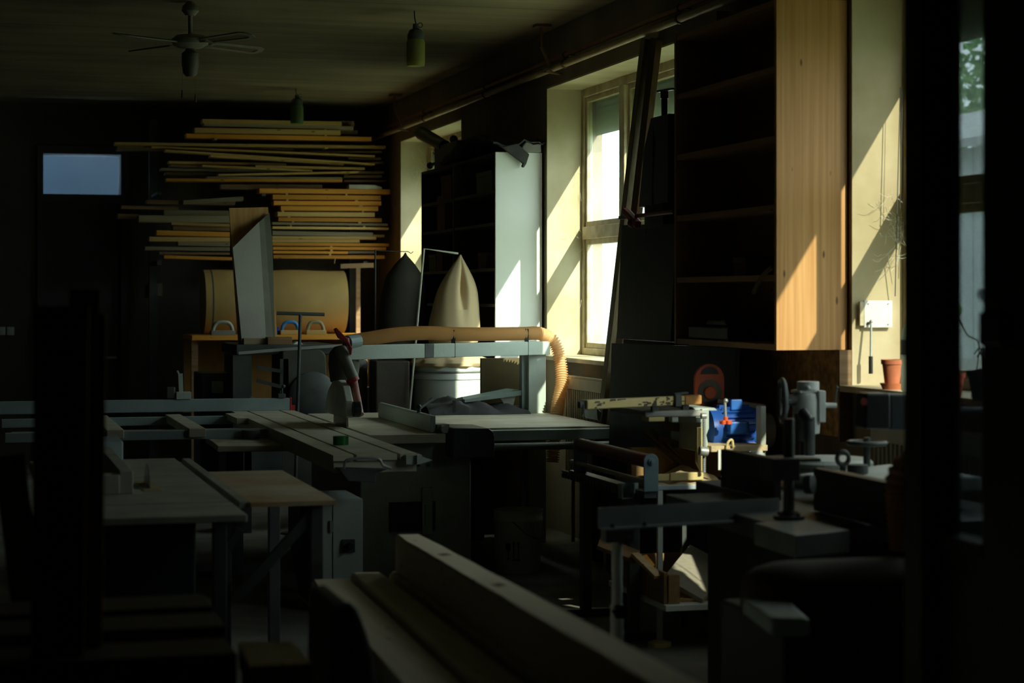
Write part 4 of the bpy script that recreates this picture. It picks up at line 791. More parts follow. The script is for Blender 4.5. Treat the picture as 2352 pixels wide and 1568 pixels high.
def pot(px, wt, top, bot, Y, mat, label, saucer=True, cat='plant pot'):
    q = PY(px, bot, Y); s = Y / cT / IMG_F * 1.06; r = wt / 2 * s; h = (bot - top) * s
    t = thing('plant_pot', (q.x, Y, SILL), label, cat, 'pots on the near window sill'); z0 = SILL + (.02 if saucer else 0)
    B().lathe([(r * .66, 0), (r * .9, h * .82), (r, h * .82), (r * 1.02, h), (r * .9, h), (r * .62, .03)], (q.x, Y, z0), 32).obj('pot', mat, t, smooth=True)
    if saucer: B().lathe([(r * .85, 0), (r * 1.12, .028), (r * 1.06, .028), (r * .8, .012)], (q.x, Y, SILL), 32).obj('saucer', mat, t, smooth=True)
    return t, q.x, z0 + h, r
pot(2049, 50, 808, 866, 8.25, terra, 'terracotta flower pot on a saucer on the near window sill', True)
bt = PY(2092, 880, 7.95)
t = thing('water_bottle', (bt.x, 7.95, SILL), 'tall clear plastic bottle with a green striped label on the near window sill', 'bottle')
bp_ = THIN('clear_bottle_plastic', (.62, .66, .58), .6, .15)
B().lathe([(.03, 0), (.042, .01), (.043, .10), (.038, .13), (.043, .16), (.043, .235), (.036, .275), (.018, .315), (.0155, .335)], (bt.x, 7.95, SILL), 28).obj('bottle_body', bp_, t, smooth=True)
B().lathe([(.0165, .33), (.0165, .35), (.012, .352)], (bt.x, 7.95, SILL), 20).obj('cap', white_lam, t)
B().lathe([(.0436, .165), (.0436, .23)], (bt.x, 7.95, SILL), 28).obj('label_band', M('label_film', (.55, .6, .52), .5), t); B().lathe([(.044, .166), (.044, .172)], (bt.x, 7.95, SILL), 28).obj('green_stripe', M('label_green', (.05, .35, .05), .5), t)
q_ = B().box(bt.x - .040, 7.905, SILL + .205, bt.x - .025, 7.915, SILL + .222).obj('red_mark', M('label_red', (.5, .08, .05), .5), t)
pot(2188, 58, 828, 886, 7.45, M('red_pot_plastic', (.55, .10, .06), .5), 'red plastic pot on the near window sill behind the door glass', False)
t, x_, z_, r_p = pot(2262, 84, 828, 898, 7.25, M('black_pot_plastic', (.03, .035, .035), .5), 'black pot with a dried plant on the near window sill', False)
rnd = random.Random(5); stems = B()
for k in range(9):
    a = rnd.uniform(0, 6.28); e = rnd.uniform(.02, .07); hgt = rnd.uniform(.06, .17)
    stems.tube(catmull([(x_ + .01 * math.cos(a), 7.25 + .01 * math.sin(a), z_ - .01), (x_ + e * .4 * math.cos(a), 7.25 + e * .4 * math.sin(a), z_ + hgt * .6), (x_ + e * math.cos(a), 7.25 + e * math.sin(a), z_ + hgt * (.9 if k % 2 else .45))], 5), .003, 6)
stems.obj('dried_stems', M('dry_stem', (.16, .15, .10), .9), t); B().lathe([(r_p * .85, -.012), (r_p * .5, .004), (.004, .01)], (x_, 7.25, z_), 20).obj('soil', M('soil', (.06, .045, .03), .95), t)
q = PY(2203, 712, 7.45); lf = thing('cactus', (q.x, 7.45, SILL), 'green rounded cactus leaf on a thin stem behind the door glass', 'plant')
B().ball((q.x - .01, 7.45, q.z), .03, (.8, .5, 1.1)).obj('leaf', M('cactus_green', (.10, .22, .06), .5), lf, smooth=True)
B().tube(catmull([(q.x, 7.45, q.z - .03), (q.x + .03, 7.44, q.z - .10), (q.x + .075, 7.42, q.z - .15), (q.x + .05, 7.44, SILL)], 6), .003, 6).obj('stem', MATS['dry_stem'], lf)
# cobwebs in the corners of the recesses
webm = THIN('cobweb_thread', (.75, .75, .65), .4, .9)
def web(Y0, X, z, n, spread, label, seed):
    rnd = random.Random(seed); b = B()
    for k in range(n):
        p = Vector((X + rnd.uniform(-.03, .12), Y0 - rnd.uniform(.01, .06), z + rnd.uniform(-spread, spread))); q = p + Vector((rnd.uniform(-.10, .10), rnd.uniform(-.05, .01), rnd.uniform(-.12, .06)))
        q.x = min(q.x, 4.27); q.y = min(q.y, Y0 - .005); p.x = min(p.x, 4.27)
        b.tube(catmull([p, p.lerp(q, .5) + Vector((0, -.005, -.012)), q], 4), .0009, 4)
    tag(b.obj('cobweb', webm), label, 'cobweb', kind='stuff')
web(8.69, 4.17, 1.98, 46, .16, 'cobweb tangle hanging on the frame of the near window', 2)
web(18.93, 4.14, 2.95, 16, .16, 'faint cobweb in the upper corner of the far window', 4)
web(13.87, 4.17, 2.1, 10, .5, 'faint cobweb threads beside the middle window frame', 6)

# ------------------------------------------------------------------ thickness planer with blue motor (sunlit)
Y1 = 8.95
tp = thing('thickness_planer', (3.45, 9.1, 0), 'thickness planer with a blue motor and dusty bed standing in the sun', 'planer')
def P1(x, y, Y=Y1): return PY(x, y, Y)
a, c = P1(1468, 937), P1(1660, 937); zt1 = P1(1560, 943).z
B().box(P1(1482, 950).x, Y1, P1(1500, 958).z, P1(1615, 950).x, Y1 + .55, zt1).obj('upper_table', M('dusty_grey_casting', (.42, .42, .38), .7), tp, .008)
B().prism([(P1(1608, 930).x, zt1 - .004), (P1(1656, 940).x, zt1 - .004), (P1(1650, 936).x, zt1 + .008), (P1(1600, 930).x, zt1 + .012)], 'xz', Y1 + .05, Y1 + .5).obj('table_wing', alum, tp)
B().prism([(v.x, v.z) for v in (P1(1617, 940), P1(1634, 938), P1(1634, 985), P1(1628, 1000), P1(1633, 1025), P1(1633, 1040), P1(1614, 1040), P1(1614, 1000))], 'xz', Y1 + .03, Y1 + .45).obj('side_casting', alum, tp, .004)
B().prism([(v.x, v.z) for v in (P1(1602, 982), P1(1613, 982), P1(1613, 1085), P1(1602, 1063))], 'xz', Y1 + .0, Y1 + .03).obj('scale_plate', creamp, tp)
s0, s1 = P1(1617, 962, Y1 - .03), P1(1617, 1085, Y1 - .03)
pts = [s0.lerp(s1, k / 120) for k in range(121)]
B().tube(pts, .008, 10, radii=[.0095 if (k // 2) % 2 else .0065 for k in range(121)]).obj('lead_screw', steel, tp, smooth=False)
B().cyl(P1(1610, 955, Y1 - .03), P1(1622, 955, Y1 - .03), .014).cyl(P1(1606, 1035, Y1 - .05), P1(1625, 1037, Y1 - .05), .022).obj('screw_nut', steel, tp, .002)
for xa in (1545, 1600): B().box(P1(xa, 956).x, Y1 + .01, P1(xa, 970).z, P1(xa + 15, 956).x, Y1 + .06, P1(xa, 954).z).obj('clamp_piece', alum, tp, .004)
B().box(P1(1490, 970).x, Y1 + .0, P1(1490, 968).z, P1(1527, 970).x, Y1 + .1, P1(1490, 958).z).obj('clamp_piece', creamp, tp, .003)
# motor
mc = P1(1682, 985, Y1 + .25); mr = .105
mo = B().lathe([(.03, -.135), (mr * .95, -.13), (mr * .98, -.09), (mr, -.085), (mr, .085), (mr * .98, .09), (mr * .95, .13), (.03, .135)], mc, 36, 'x').obj('motor', bluep, tp, smooth=True)
fins = B()
for k in range(22):
    a = 2 * math.pi * k / 22; d = Vector((0, math.cos(a), math.sin(a))); s = Vector((0, -d.z, d.y))
    p, q = mc + d * (mr - .004) + Vector((-.075, 0, 0)), mc + d * (mr - .004) + Vector((.08, 0, 0)); fins.hexa([p - s * .004, q - s * .004, q + s * .004, p + s * .004, p - s * .003 + d * .02, q - s * .003 + d * .02, q + s * .003 + d * .02, p + s * .003 + d * .02])
fins.obj('cooling_fins', bluep, mo)
B().box(mc.x - .07, mc.y - mr - .05, mc.z - .015, mc.x + .03, mc.y - mr + .02, mc.z + .045).obj('terminal_box', M('bright_blue_paint', (.03, .17, .60), .4), mo, .006)
B().box(mc.x - .03, mc.y - .06, mc.z + mr - .01, mc.x + .03, mc.y - .01, mc.z + mr + .045).obj('cable_box', MATS['bright_blue_paint'], mo, .006)
B().cyl((mc.x + .13, mc.y, mc.z - .01), (mc.x + .20, mc.y, mc.z - .01), .085, n=30).obj('belt_pulley', M('dusty_pulley', (.16, .15, .12), .7), tp, .008)
kb_ = P1(1667, 967, Y1 + .06); kn = thing  # clamp screw with red star grip
B().cyl(P1(1665, 920, Y1 + .06), kb_, .007).ball(P1(1667, 920, Y1 + .06), .012).obj('clamp_screw', steel, tp); b = B().cyl(kb_ + Vector((0, 0, -.014)), kb_ + Vector((0, 0, .006)), .018).cyl(kb_ + Vector((0, 0, .006)), kb_ + Vector((0, 0, .022)), .011)
for k in range(5): a = 2 * math.pi * k / 5; b.cyl(kb_ + Vector((.021 * math.cos(a), .021 * math.sin(a), -.014)), kb_ + Vector((.021 * math.cos(a), .021 * math.sin(a), .004)), .010, n=12)
b.obj('star_grip', orangep, tp, .002)
# frame round the motor
fl = M('pale_green_frame', (.50, .54, .47), .5)
xr0, xr1 = P1(1747, 950).x, P1(1760, 950).x; zf = P1(1755, 932).z
B().box(xr0, Y1 + .0, .0, xr1, Y1 + .06, zf).obj('frame_upright', fl, tp, .005)
B().bar(P1(1650, 920, Y1 + .36), P1(1757, 934, Y1 + .26), .09, .022).obj('top_strip', M('dusty_strip', (.40, .37, .30), .8), tp, .003)
B().box(P1(1630, 1040).x, Y1 - .02, P1(1700, 1036).z, xr1, Y1 + .4, P1(1700, 1022).z).obj('motor_shelf', sawdust, tp, .004)
B().box(P1(1720, 1050).x, Y1 - .03, P1(1720, 1062).z, xr0, Y1 - .02, P1(1720, 1034).z).obj('inspection_plate', castg, tp, .003)
B().box(P1(1645, 1080).x, Y1 - .03, P1(1645, 1078).z, P1(1653, 1080).x, Y1 - .02, P1(1645, 1032).z).obj('white_plate', white_lam, tp)
B().tube(catmull([P1(1668, 1036, Y1 - .03), P1(1672, 1016, Y1 - .03), P1(1681, 1010, Y1 - .03), P1(1684, 1026, Y1 - .03)], 6), .006, 8).obj('wire_loop', creamp, tp, smooth=True)
# lower bed with drifts of sawdust
zb1 = P1(1560, 1113).z
B().box(P1(1503, 1113).x, Y1, P1(1503, 1126).z, P1(1662, 1113).x, Y1 + .6, zb1).obj('bed', M('pale_blue_grey_bed', (.44, .52, .55), .5), tp, .004)
B().box(P1(1505, 1060).x, Y1 + .35, zb1, xr0 + .02, Y1 + .42, P1(1600, 1040).z).obj('rear_panel', M('amber_dusty_panel', (.34, .22, .08), .7), tp)
G = []
for i in range(28):
    row = []
    for j in range(12):
        u, v = i / 27, j / 11; x = P1(1505, 1113).x + u * (P1(1655, 1113).x - P1(1505, 1113).x); y = Y1 + .004 + v * .34
        row.append(Vector((x, y, zb1 + .006 + .028 * abs(math.sin(3 * u + 2.2)) * (math.sin(math.pi * v) ** .6) + .007 * math.sin(19 * u + 6 * v) + .05 * math.exp(-((u - .68) / .16) ** 2 - ((v - .8) / .3) ** 2))))
    G.append(row)
B().sheet(G, .012).obj('sawdust_drift', sawdust, tp, smooth=True, kind='stuff')
B().box(P1(1540, 1092).x, Y1 + .0, zb1 + .02, P1(1616, 1092).x, Y1 + .02, P1(1540, 1086).z).box(P1(1508, 1092).x, Y1, zb1 + .02, P1(1537, 1092).x, Y1 + .03, P1(1510, 1089).z).obj('front_lip', creamp, tp, .003)
B().bar(P1(1480, 985, Y1 + .4), P1(1578, 1072, Y1 + .3), .03, .02).bar(P1(1498, 985, Y1 + .4), P1(1560, 1045, Y1 + .3), .012, .012).bar(P1(1475, 995, Y1 + .4), P1(1548, 1062, Y1 + .3), .012, .012).obj('turnbuckle', M('olive_rod', (.16, .12, .05), .6), tp, .003)
B().bar(P1(1510, 1005, Y1 + .35), P1(1605, 1035, Y1 + .35), .03, .03).bar(P1(1520, 975, Y1 + .35), P1(1605, 990, Y1 + .35), .05, .04).obj('cross_bar', M('brown_casting', (.10, .07, .035), .7), tp)
for px in (1517,): q = P1(px, 1300); B().box(q.x - .012, Y1 - .0, .03, q.x + .012, Y1 + .024, P1(px, 1126).z).obj('leg', castg, tp); B().lathe([(.055, 0), (.055, .02), (.02, .03)], (q.x, Y1 + .012, .0), 24).obj('foot_disc', creamp, tp)
q = P1(1650, 1300); B().box(q.x, Y1 + .5, .0, q.x + .03, Y1 + .53, zb1 - .02).box(P1(1510, 1200).x, Y1 + .52, 0, P1(1510, 1200).x + .03, Y1 + .55, zb1 - .02).box(xr0 + .0, Y1 + .5, 0, xr1, Y1 + .55, zf).obj('rear_leg', castd, tp)
# cream fence bar with chipped paint, on top
yf = thing('planer_fence', (3.0, 9.3, 1.1), 'long cream fence bar with chipped paint across the top of the planer', 'fence')
a, c = PY(1341, 929, 8.75), PY(1598, 917, 9.05)
B().bar(a, c, .05, .042).obj('fence_bar', creamp, yf, .005)
chips = B(); rnd = random.Random(9); d = (c - a).normalized(); nrm = Vector((d.y, -d.x, 0)).normalized()
for k in range(34):
    u = rnd.uniform(.06, .97) if k > 14 else rnd.uniform(.5, .86); o = a.lerp(c, u) + nrm * .0252 + Vector((0, 0, rnd.uniform(-.017, .018))); w, h = rnd.uniform(.004, .022), rnd.uniform(.002, .007)
    chips.hexa([o - d * w + Vector((0, 0, -h)), o + d * w + Vector((0, 0, -h * .6)), o + d * w + nrm * .0006 + Vector((0, 0, -h * .6)), o - d * w + nrm * .0006 + Vector((0, 0, -h)), o - d * w * .7 + Vector((0, 0, h)), o + d * w * .8 + Vector((0, 0, h)), o + d * w * .8 + nrm * .0006 + Vector((0, 0, h)), o - d * w * .7 + nrm * .0006 + Vector((0, 0, h))])
chips.obj('chipped_paint', M('bare_brown_metal', (.12, .075, .05), .6), yf)
e = a.lerp(c, 1.0); B().bar(c - d * .10 + nrm * .005, c + d * .012 + nrm * .005, .055, .046).obj('wooden_end', WOOD('orange_end_block', (.62, .32, .10), (.50, .22, .05), 'x'), yf, .008)
g = a.lerp(c, .79); B().bar(g - d * .02 + nrm * .03, g + d * .02 + nrm * .03, .02, .055).bar(g + Vector((0, 0, .03)), g + d * .09 + Vector((0, 0, .034)), .03, .01).bar(a - d * .03, a, .02, .03).tube([a - d * .02 + nrm * .02, a - d * .02 + nrm * .02 + Vector((0, 0, -.04)), a - d * .035 + nrm * .02 + Vector((0, 0, -.055))], .005, 6).obj('fence_clamp', castd, yf, .003)
B().bar(a.lerp(c, .9) - Vector((0, 0, .05)), a.lerp(c, .9) - Vector((0, 0, .021)), .03, .03, (0, 1, 0)).bar(a.lerp(c, .62) - Vector((0, 0, .045)), a.lerp(c, .62) - Vector((0, 0, .021)), .03, .03, (0, 1, 0)).obj('fence_foot', castd, yf)
# grey ledge at the wall behind the fence
a = PX(1292, 935, 3.62); tag(B().prism([(v.x, v.z) for v in (PY(1293, 950, 12.1), PY(1378, 964, 11.3), PY(1376, 937, 11.3), PY(1300, 932, 12.1))], 'xz', 11.35, 11.6).obj('grey_cover', castg, bevel=.004), 'grey sheet metal cover at the end of the saw table', 'cover')

# ------------------------------------------------------------------ roller stand: dark red roller between blue-grey brackets
rs = thing('roller_stand', (3.14, 9.6, 0), 'roller stand with a dark red roller beside the planer', 'roller stand')
RX = 3.075
a, c = PX(1494, 1060, RX), PX(1332, 1024, RX)
B().cyl((RX, a.y + .02, a.z), (RX, c.y, a.z), .034, n=28).obj('roller', redd, rs, smooth=True)
B().cyl((RX - .02, a.y + .02, a.z - .095), (RX - .02, c.y + .1, a.z - .095), .012).obj('lower_rod', M('pale_worn_rod', (.45, .38, .32), .5), rs, smooth=True)
for y in (a.y, c.y): B().prism([(RX - .036, a.z - .14), (RX + .036, a.z - .14), (RX + .036, a.z + .012), (RX + .025, a.z + .03), (RX + .01, a.z + .037), (RX - .012, a.z + .037), (RX - .027, a.z + .03), (RX - .036, a.z + .012)], 'xz', y - .012, y).cyl((RX, y - .012, a.z), (RX, y - .02, a.z), .018).cyl((RX, y - .02, a.z), (RX, y - .03, a.z), .009, n=6).obj('end_bracket', M('blue_grey_bracket', (.17, .25, .29), .5), rs, .003)
B().box(RX - .03, a.y, a.z - .17, RX + .03, c.y + .1, a.z - .14).obj('carrier_rail', castd, rs)
b = B()
for k in range(26): y = a.y + .04 + k * .05; b.box(RX - .045, y, a.z - .185, RX - .03, y + .022, a.z - .16)
b.box(RX - .032, a.y + .03, a.z - .18, RX - .028, a.y + 1.35, a.z - .15).obj('toothed_rack', castd, rs)
for y in (a.y + .25, c.y - .1): B().box(RX - .025, y - .025, .04, RX + .025, y + .025, a.z - .17).box(RX - .14, y - .025, 0, RX + .14, y + .025, .04).obj('stand_leg', castd, rs)
q = PX(1438, 1120, 3.0); B().box(2.97, q.y - .03, q.z - .05, 2.975, q.y + .03, q.z + .02).box(2.975, q.y - .03, q.z - .05, 3.03, q.y + .03, q.z - .045).box(3.03, q.y - .03, q.z - .05, 3.035, q.y + .03, q.z + .02).box(2.975, q.y + .025, q.z - .045, 3.07, q.y + .03, q.z + .02).obj('channel_bracket', alud, rs)

# ------------------------------------------------------------------ offcut crate under the planer
cm = WOOD('crate_board', (.34, .22, .11), (.26, .15, .06), 'y'); cz = PY(1540, 1386, 8.8).z; xL = 3.115
B().box(xL - .005, 8.76, cz - .03, 3.66, 9.62, cz - .002).obj('low_shelf', white_lam, tp, .003, label='pale low shelf board')
cr = thing('offcut_crate', (3.3, 9.2, cz), 'wooden offcut crate on the low shelf under the planer', 'crate')
B().box(xL, 8.80, cz, xL + .02, 9.60, cz + .145).obj('side_board', cm, cr, .002); B().box(xL + .40, 8.80, cz, xL + .42, 9.60, cz + .10).obj('side_board', cm, cr, .002)
B().box(xL + .02, 8.79, cz, xL + .075, 8.84, cz + .135).obj('corner_post', cm, cr, .002); B().box(xL + .02, 9.58, cz, xL + .40, 9.60, cz + .13).obj('end_board', cm, cr, .002); B().box(xL + .02, 8.84, cz, xL + .40, 9.58, cz + .012).obj('bottom_board', cm, cr)
a, c, e, f = PY(1524, 1308, 8.92), PY(1640, 1262, 9.32), PY(1640, 1345, 8.85), PY(1614, 1372, 8.74)
v0, v1, v2, v3 = PY(1524, 1325, 9.0), PY(1614, 1376, 8.79), PY(1690, 1305, 9.15), PY(1585, 1250, 9.4)
n_ = (v1 - v0).cross(v3 - v0).normalized(); n_ = n_ if n_.z > 0 else -n_
tag(B().hexa([v - n_ * .022 for v in (v0, v1, v2, v3)] + [v0, v1, v2, v3]).obj('grit_sheet', foam), 'rough coated sheet lying slanted across the offcut crate in a sun patch', 'sheet')
tag(B().bar(PY(1458, 1272, 8.98), PY(1512, 1325, 8.84), .05, .016, (.3, -.6, .7)).obj('wood_offcut', WOOD('sawn_offcut', (.62, .45, .26), (.52, .34, .16), 'x')), 'bright sawn offcut sticking out of the crate', 'offcut', 'offcuts in the crate')
tag(B().bar(PY(1375, 1245, 9.06), PY(1465, 1280, 9.0), .09, .02, (.1, -.5, .8)).obj('wood_offcut', cm), 'darker wide offcut at the left end of the crate', 'offcut', 'offcuts in the crate')
tag(B().bar(PY(1480, 1275, 9.1), PY(1500, 1300, 9.06), .03, .006, (.3, -.6, .7)).obj('wood_shaving', orange), 'curled orange shaving behind the bright offcut', 'shaving')

# ------------------------------------------------------------------ spindle moulder with fence halves and power feeder
sp = thing('spindle_moulder', (3.1, 6.9, 0), 'heavy dark spindle moulder with split fence in the right foreground', 'machine')
B().box(2.66, 6.33, .80, 3.70, 7.5, .87).box(2.98, 7.5, .80, 3.60, 8.02, .87).obj('table', castd, sp, .006)
B().prism([(v.x, v.y) for v in (PZ(1732, 1201, .874), PZ(1826, 1230, .874), PZ(1952, 1217, .874), PZ(1850, 1190, .874))], 'xy', .80, .875).obj('table_insert', M('worn_table_steel', (.24, .27, .26), .5, .2), sp, .003)
B().box(2.95, 6.45, 0, 3.55, 7.8, .80).obj('machine_body', M('dark_machine_body', (.035, .035, .03), .6), sp, .01)
FX = 2.96
for (pa, pb, nm) in ((1655, 1778, 'fence_half'), (1868, 2030, 'fence_half')):
    a = PX(pa, 1050, FX); c = PX(pb, 1050, FX); zt0 = PX(1655, 1031, FX).z
    B().box(FX, c.y, .875, FX + .03, a.y, zt0).box(FX + .03, c.y + .02, zt0 - .03, FX + .10, a.y - .02, zt0 - .01).obj(nm, M('dark_fence_iron', (.045, .042, .03), .45, .3), sp, .003)
for k in range(3): q = PX(1770, 1062 + k * 14, FX + .06); B().cyl((q.x, q.y, q.z), (q.x, q.y - .10, q.z), .012).obj('fence_screw', castd, sp)
B().lathe([(.19, 0), (.19, .015), (.175, .03), (.0, .032)], (3.42, 7.65, .955), 40).box(3.3, 7.55, .87, 3.55, 7.8, .955).obj('ring_plate', castg, sp)
B().prism([(v.x, v.y) for v in (PZ(1838, 1058, .97), PZ(1868, 1066, .97), PZ(1965, 1060, .97), PZ(1935, 1050, .97), PZ(1850, 1053, .97))], 'xy', .962, .975).obj('guard_tongue', castg, sp)
q = PX(1936, 1052, 3.22); B().torus((q.x, q.y, q.z), .024, .009, 'y', 20, 8).cyl((q.x, q.y, q.z - .03), (q.x, q.y, .87), .012).obj('eye_bolt', castd, sp, smooth=True)
q = PX(1950, 1085, 3.3); B().prism([(3.1, .93), (3.62, .93), (3.62, .985), (3.5, .99), (3.12, .96)], 'xz', 6.7, 7.25).obj('hood_casting', castg, sp, .01); B().cyl((3.28, 7.05, .97), (3.28, 7.05, 1.01), .04).cyl((3.45, 6.85, .98), (3.45, 6.85, 1.04), .028).box(3.42, 6.72, .97, 3.52, 6.8, 1.0).obj('hood_screws', castd, sp, .003)
# hand wheel on a stem
q = PX(1991, 1017, 3.42); B().torus(q, .073, .010, 'z', 32, 8).bar(q - Vector((.07, 0, 0)), q + Vector((.07, 0, 0)), .016, .010).bar(q - Vector((-.035, .06, 0)), q + Vector((-.035, .06, 0)), .016, .010).cyl(q - Vector((0, 0, .01)), q + Vector((0, 0, .022)), .014).obj('hand_wheel', castd, sp, smooth=True); B().cyl((q.x, q.y, .9), q, .014).obj('wheel_stem', castd, sp, smooth=True)
# grey cast head with side wheel, on its column
fh = thing('power_feeder', (3.3, 7.9, .87), 'grey cast power feeder with a side hand wheel and crank, against the chip board', 'machine')
FY = 7.9
pf_ = lambda x, y, Y=FY: PY(x, y, Y)
c0_ = pf_(1852, 920); R0 = .058; z_t, z_b = pf_(1852, 900).z, pf_(1852, 985).z
B().lathe([(R0 * .95, z_b - .02), (R0, z_b + .02), (R0, z_t - .03), (R0 * .9, z_t - .008), (R0 * .6, z_t)], (c0_.x, FY, 0), 32).box(pf_(1868, 900).x, FY - .06, pf_(1868, 968).z, pf_(1884, 900).x, FY + .06, pf_(1868, 896).z).box(pf_(1828, 900).x, FY - .04, z_t - .004, pf_(1884, 900).x, FY + .06, z_t + .008).obj('head_casting', castg, fh, .004, True)
q = pf_(1856, 890); B().cyl((q.x, FY, z_t + .008), (q.x, FY, z_t + .045), .047, n=28).ball((q.x - .02, FY - .05, z_t + .02), .009).obj('top_cap', castg, fh, .003)
q = pf_(1797, 920); wd_ = Vector((math.sin(.24), math.cos(.24), 0)); B().tube([Vector((q.x, FY, q.z)) + (wd_ * math.cos(k * math.pi / 16) + Vector((0, 0, 1)) * math.sin(k * math.pi / 16)) * .088 for k in range(32)], .011, 8, True).cyl((q.x, FY, q.z), (c0_.x - .04, FY, q.z + .004), .014, .03).bar((q.x + .0, FY, q.z + .08), (q.x + .03, FY, q.z), .02, .012, (0, 1, 0)).bar((q.x, FY, q.z - .08), (q.x + .03, FY, q.z), .02, .012, (0, 1, 0)).bar((q.x, FY - .08, q.z), (q.x + .02, FY, q.z), .02, .012).obj('side_wheel', M('dark_grey_wheel', (.12, .135, .14), .5), fh, smooth=True)
a, c = pf_(1884, 930), pf_(1920, 931); B().cyl(a, a.lerp(c, .25), .017).cyl(a, c, .0115).obj('crank_shaft', castg, fh, smooth=True); B().cyl(c + Vector((-.006, 0, 0)), pf_(1923, 890), .004).ball(pf_(1923, 890), .007).obj('crank_lever', castd, fh)
B().cyl(pf_(1842, 945, FY - .1), pf_(1862, 968, FY - .15), .026, .016).obj('lock_handle', blackp, fh, .01, True)
q = pf_(1830, 960); B().cyl((q.x, FY - .06, pf_(1830, 1010).z), (q.x, FY - .06, pf_(1830, 947).z), .036, n=24).obj('side_barrel', castd, fh, smooth=True)
q = pf_(1852, 1000); B().cyl((q.x, FY, .87), (q.x, FY, z_b), .027).cyl((q.x, FY, pf_(0, 996).z), (q.x, FY, pf_(0, 1003).z), .046).obj('spindle', castd, fh, smooth=True)
b = B()
for k in range(9): z = pf_(0, 1006).z - k * .009; b.cyl((q.x, FY, z - .003), (q.x, FY, z + .003), .036)
b.obj('spring_bellows', castd, fh)
q = pf_(1870, 1000); B().cyl((q.x, FY + .05, .87), (q.x, FY + .05, z_b + .03), .022).obj('column', castg, fh, smooth=True)
q = pf_(1838, 1040); B().cyl((q.x, FY - .1, .87), (q.x, FY - .1, pf_(0, 985).z), .022).obj('guide_column', castd, fh, smooth=True)
# post with flange and clamp block
pg = thing('feeder_post', (2.76, 6.5, .87), 'dark round post with a bolted flange and clamp block on the moulder table', 'post')
q = PY(1812, 1080, 6.5); px_, pz0 = q.x, .876
B().cyl((px_, 6.5, pz0), (px_, 6.5, PY(1812, 961, 6.5).z), .0195, n=28).obj('post', castd, pg, .002, True)
B().cyl((px_, 6.5, pz0), (px_, 6.5, pz0 + .012), .055, n=30).lathe([(.03, .012), (.022, .03)], (px_, 6.5, pz0)).obj('flange', castd, pg, .002)
for k in range(4): a = k * math.pi / 2 + .5; B().cyl((px_ + .042 * math.cos(a), 6.5 + .042 * math.sin(a), pz0 + .012), (px_ + .042 * math.cos(a), 6.5 + .042 * math.sin(a), pz0 + .022), .008, n=6).obj('bolt', castd, pg)
B().box(PY(1773, 1100, 6.45).x, 6.44, PY(0, 1150, 6.45).z, PY(1836, 1100, 6.45).x, 6.57, PY(0, 1093, 6.45).z).obj('clamp_block', castd, pg, .004)
B().cyl(PY(1850, 1112, 6.52), PY(1868, 1112, 6.50), .034, n=24).box(PY(1834, 1100, 6.5).x, 6.47, PY(0, 1102, 6.5).z, PY(1878, 1100, 6.5).x, 6.55, PY(0, 1093, 6.5).z).obj('clamp_knuckle', castd, pg, .003)
# control box of the feeder
cb_ = thing('control_box', (3.2, 6.9, 1.15), 'black feeder control box with a red button, in front of the near window sill', 'control box')
a, c = PY(1980, 984, 6.9), PY(2042, 902, 6.9); e = PY(2094, 984, 6.92)
B().prism([(a.x, a.z), (c.x, a.z - .004), (c.x, c.z), (a.x + .008, c.z + .002), (a.x + .004, c.z - .01)], 'xz', 6.88, 6.97).obj('front_shell', blackp, cb_, .01)
B().prism([(c.x + .001, a.z - .006), (e.x - .02, a.z - .008), (e.x, a.z + .03), (e.x, c.z - .035), (e.x - .012, c.z - .006), (c.x + .001, c.z - .004)], 'xz', 6.895, 6.99).obj('rear_shell', M('black_blue_plastic', (.03, .045, .05), .45), cb_, .008)
q = PY(1982, 922, 6.88); B().cyl((q.x, 6.88, q.z), (q.x, 6.868, q.z), .014).obj('red_button', M('dim_red_button', (.22, .02, .02), .5), cb_)
B().cyl((e.x - .02, 6.95, a.z + .06), (WX, 6.95, a.z + .06), .012).obj('support_arm', castd, cb_)
# angle iron rail with its stand
ar = thing('angle_rail', (2.4, 6.62, .85), 'long dark angle iron rail running left from the moulder table', 'rail')
a, c = PZ(1374, 1211, .85), PZ(1790, 1186, .85)
d = (c - a).normalized(); n2 = Vector((d.y, -d.x, 0))
B().hexa([a, c, c + n2 * -.004, a + n2 * -.004, a + Vector((0, 0, .068)), c + Vector((0, 0, .068)), c + n2 * -.004 + Vector((0, 0, .068)), a + n2 * -.004 + Vector((0, 0, .068))]).hexa([a + n2 * .05 + Vector((0, 0, -.006)), c + n2 * .05 + Vector((0, 0, -.006)), c + Vector((0, 0, -.006)), a + Vector((0, 0, -.006)), a + n2 * .05, c + n2 * .05, c, a]).obj('angle_iron', M('worn_angle_iron', (.17, .20, .20), .45, .1), ar)
for u in (.06, .23, .86): q = a.lerp(c, u) + n2 * .025; B().cyl(q, q + Vector((0, 0, .006)), .010, n=6).cyl(q, q + Vector((0, 0, .014)), .006, n=8).obj('bolt', castd, ar)
sd = thing('support_stand', (2.16, 6.62, 0), 'tubular three-legged stand holding up the free end of the angle rail', 'stand')
q = a.lerp(c, .09); sx, sy = q.x + .0, q.y - .02
B().cyl((sx, sy, .45), (sx, sy, .80), .019).cyl((sx, sy, .25), (sx, sy, .58), .0235).obj('tube', castg, sd, smooth=True); B().box(sx - .05, sy - .03, .80, sx + .05, sy + .03, .842).cyl((sx + .035, sy - .03, .81), (sx + .035, sy - .05, .81), .010).obj('head', castd, sd)
b = B().cyl((sx - .005, sy - .02, .565), (sx - .01, sy - .06, .565), .010)
for k in range(6): t_ = k * math.pi / 3; b.cyl((sx - .01 + .016 * math.cos(t_), sy - .065, .565 + .016 * math.sin(t_)), (sx - .01 + .016 * math.cos(t_), sy - .045, .565 + .016 * math.sin(t_)), .010, n=10)
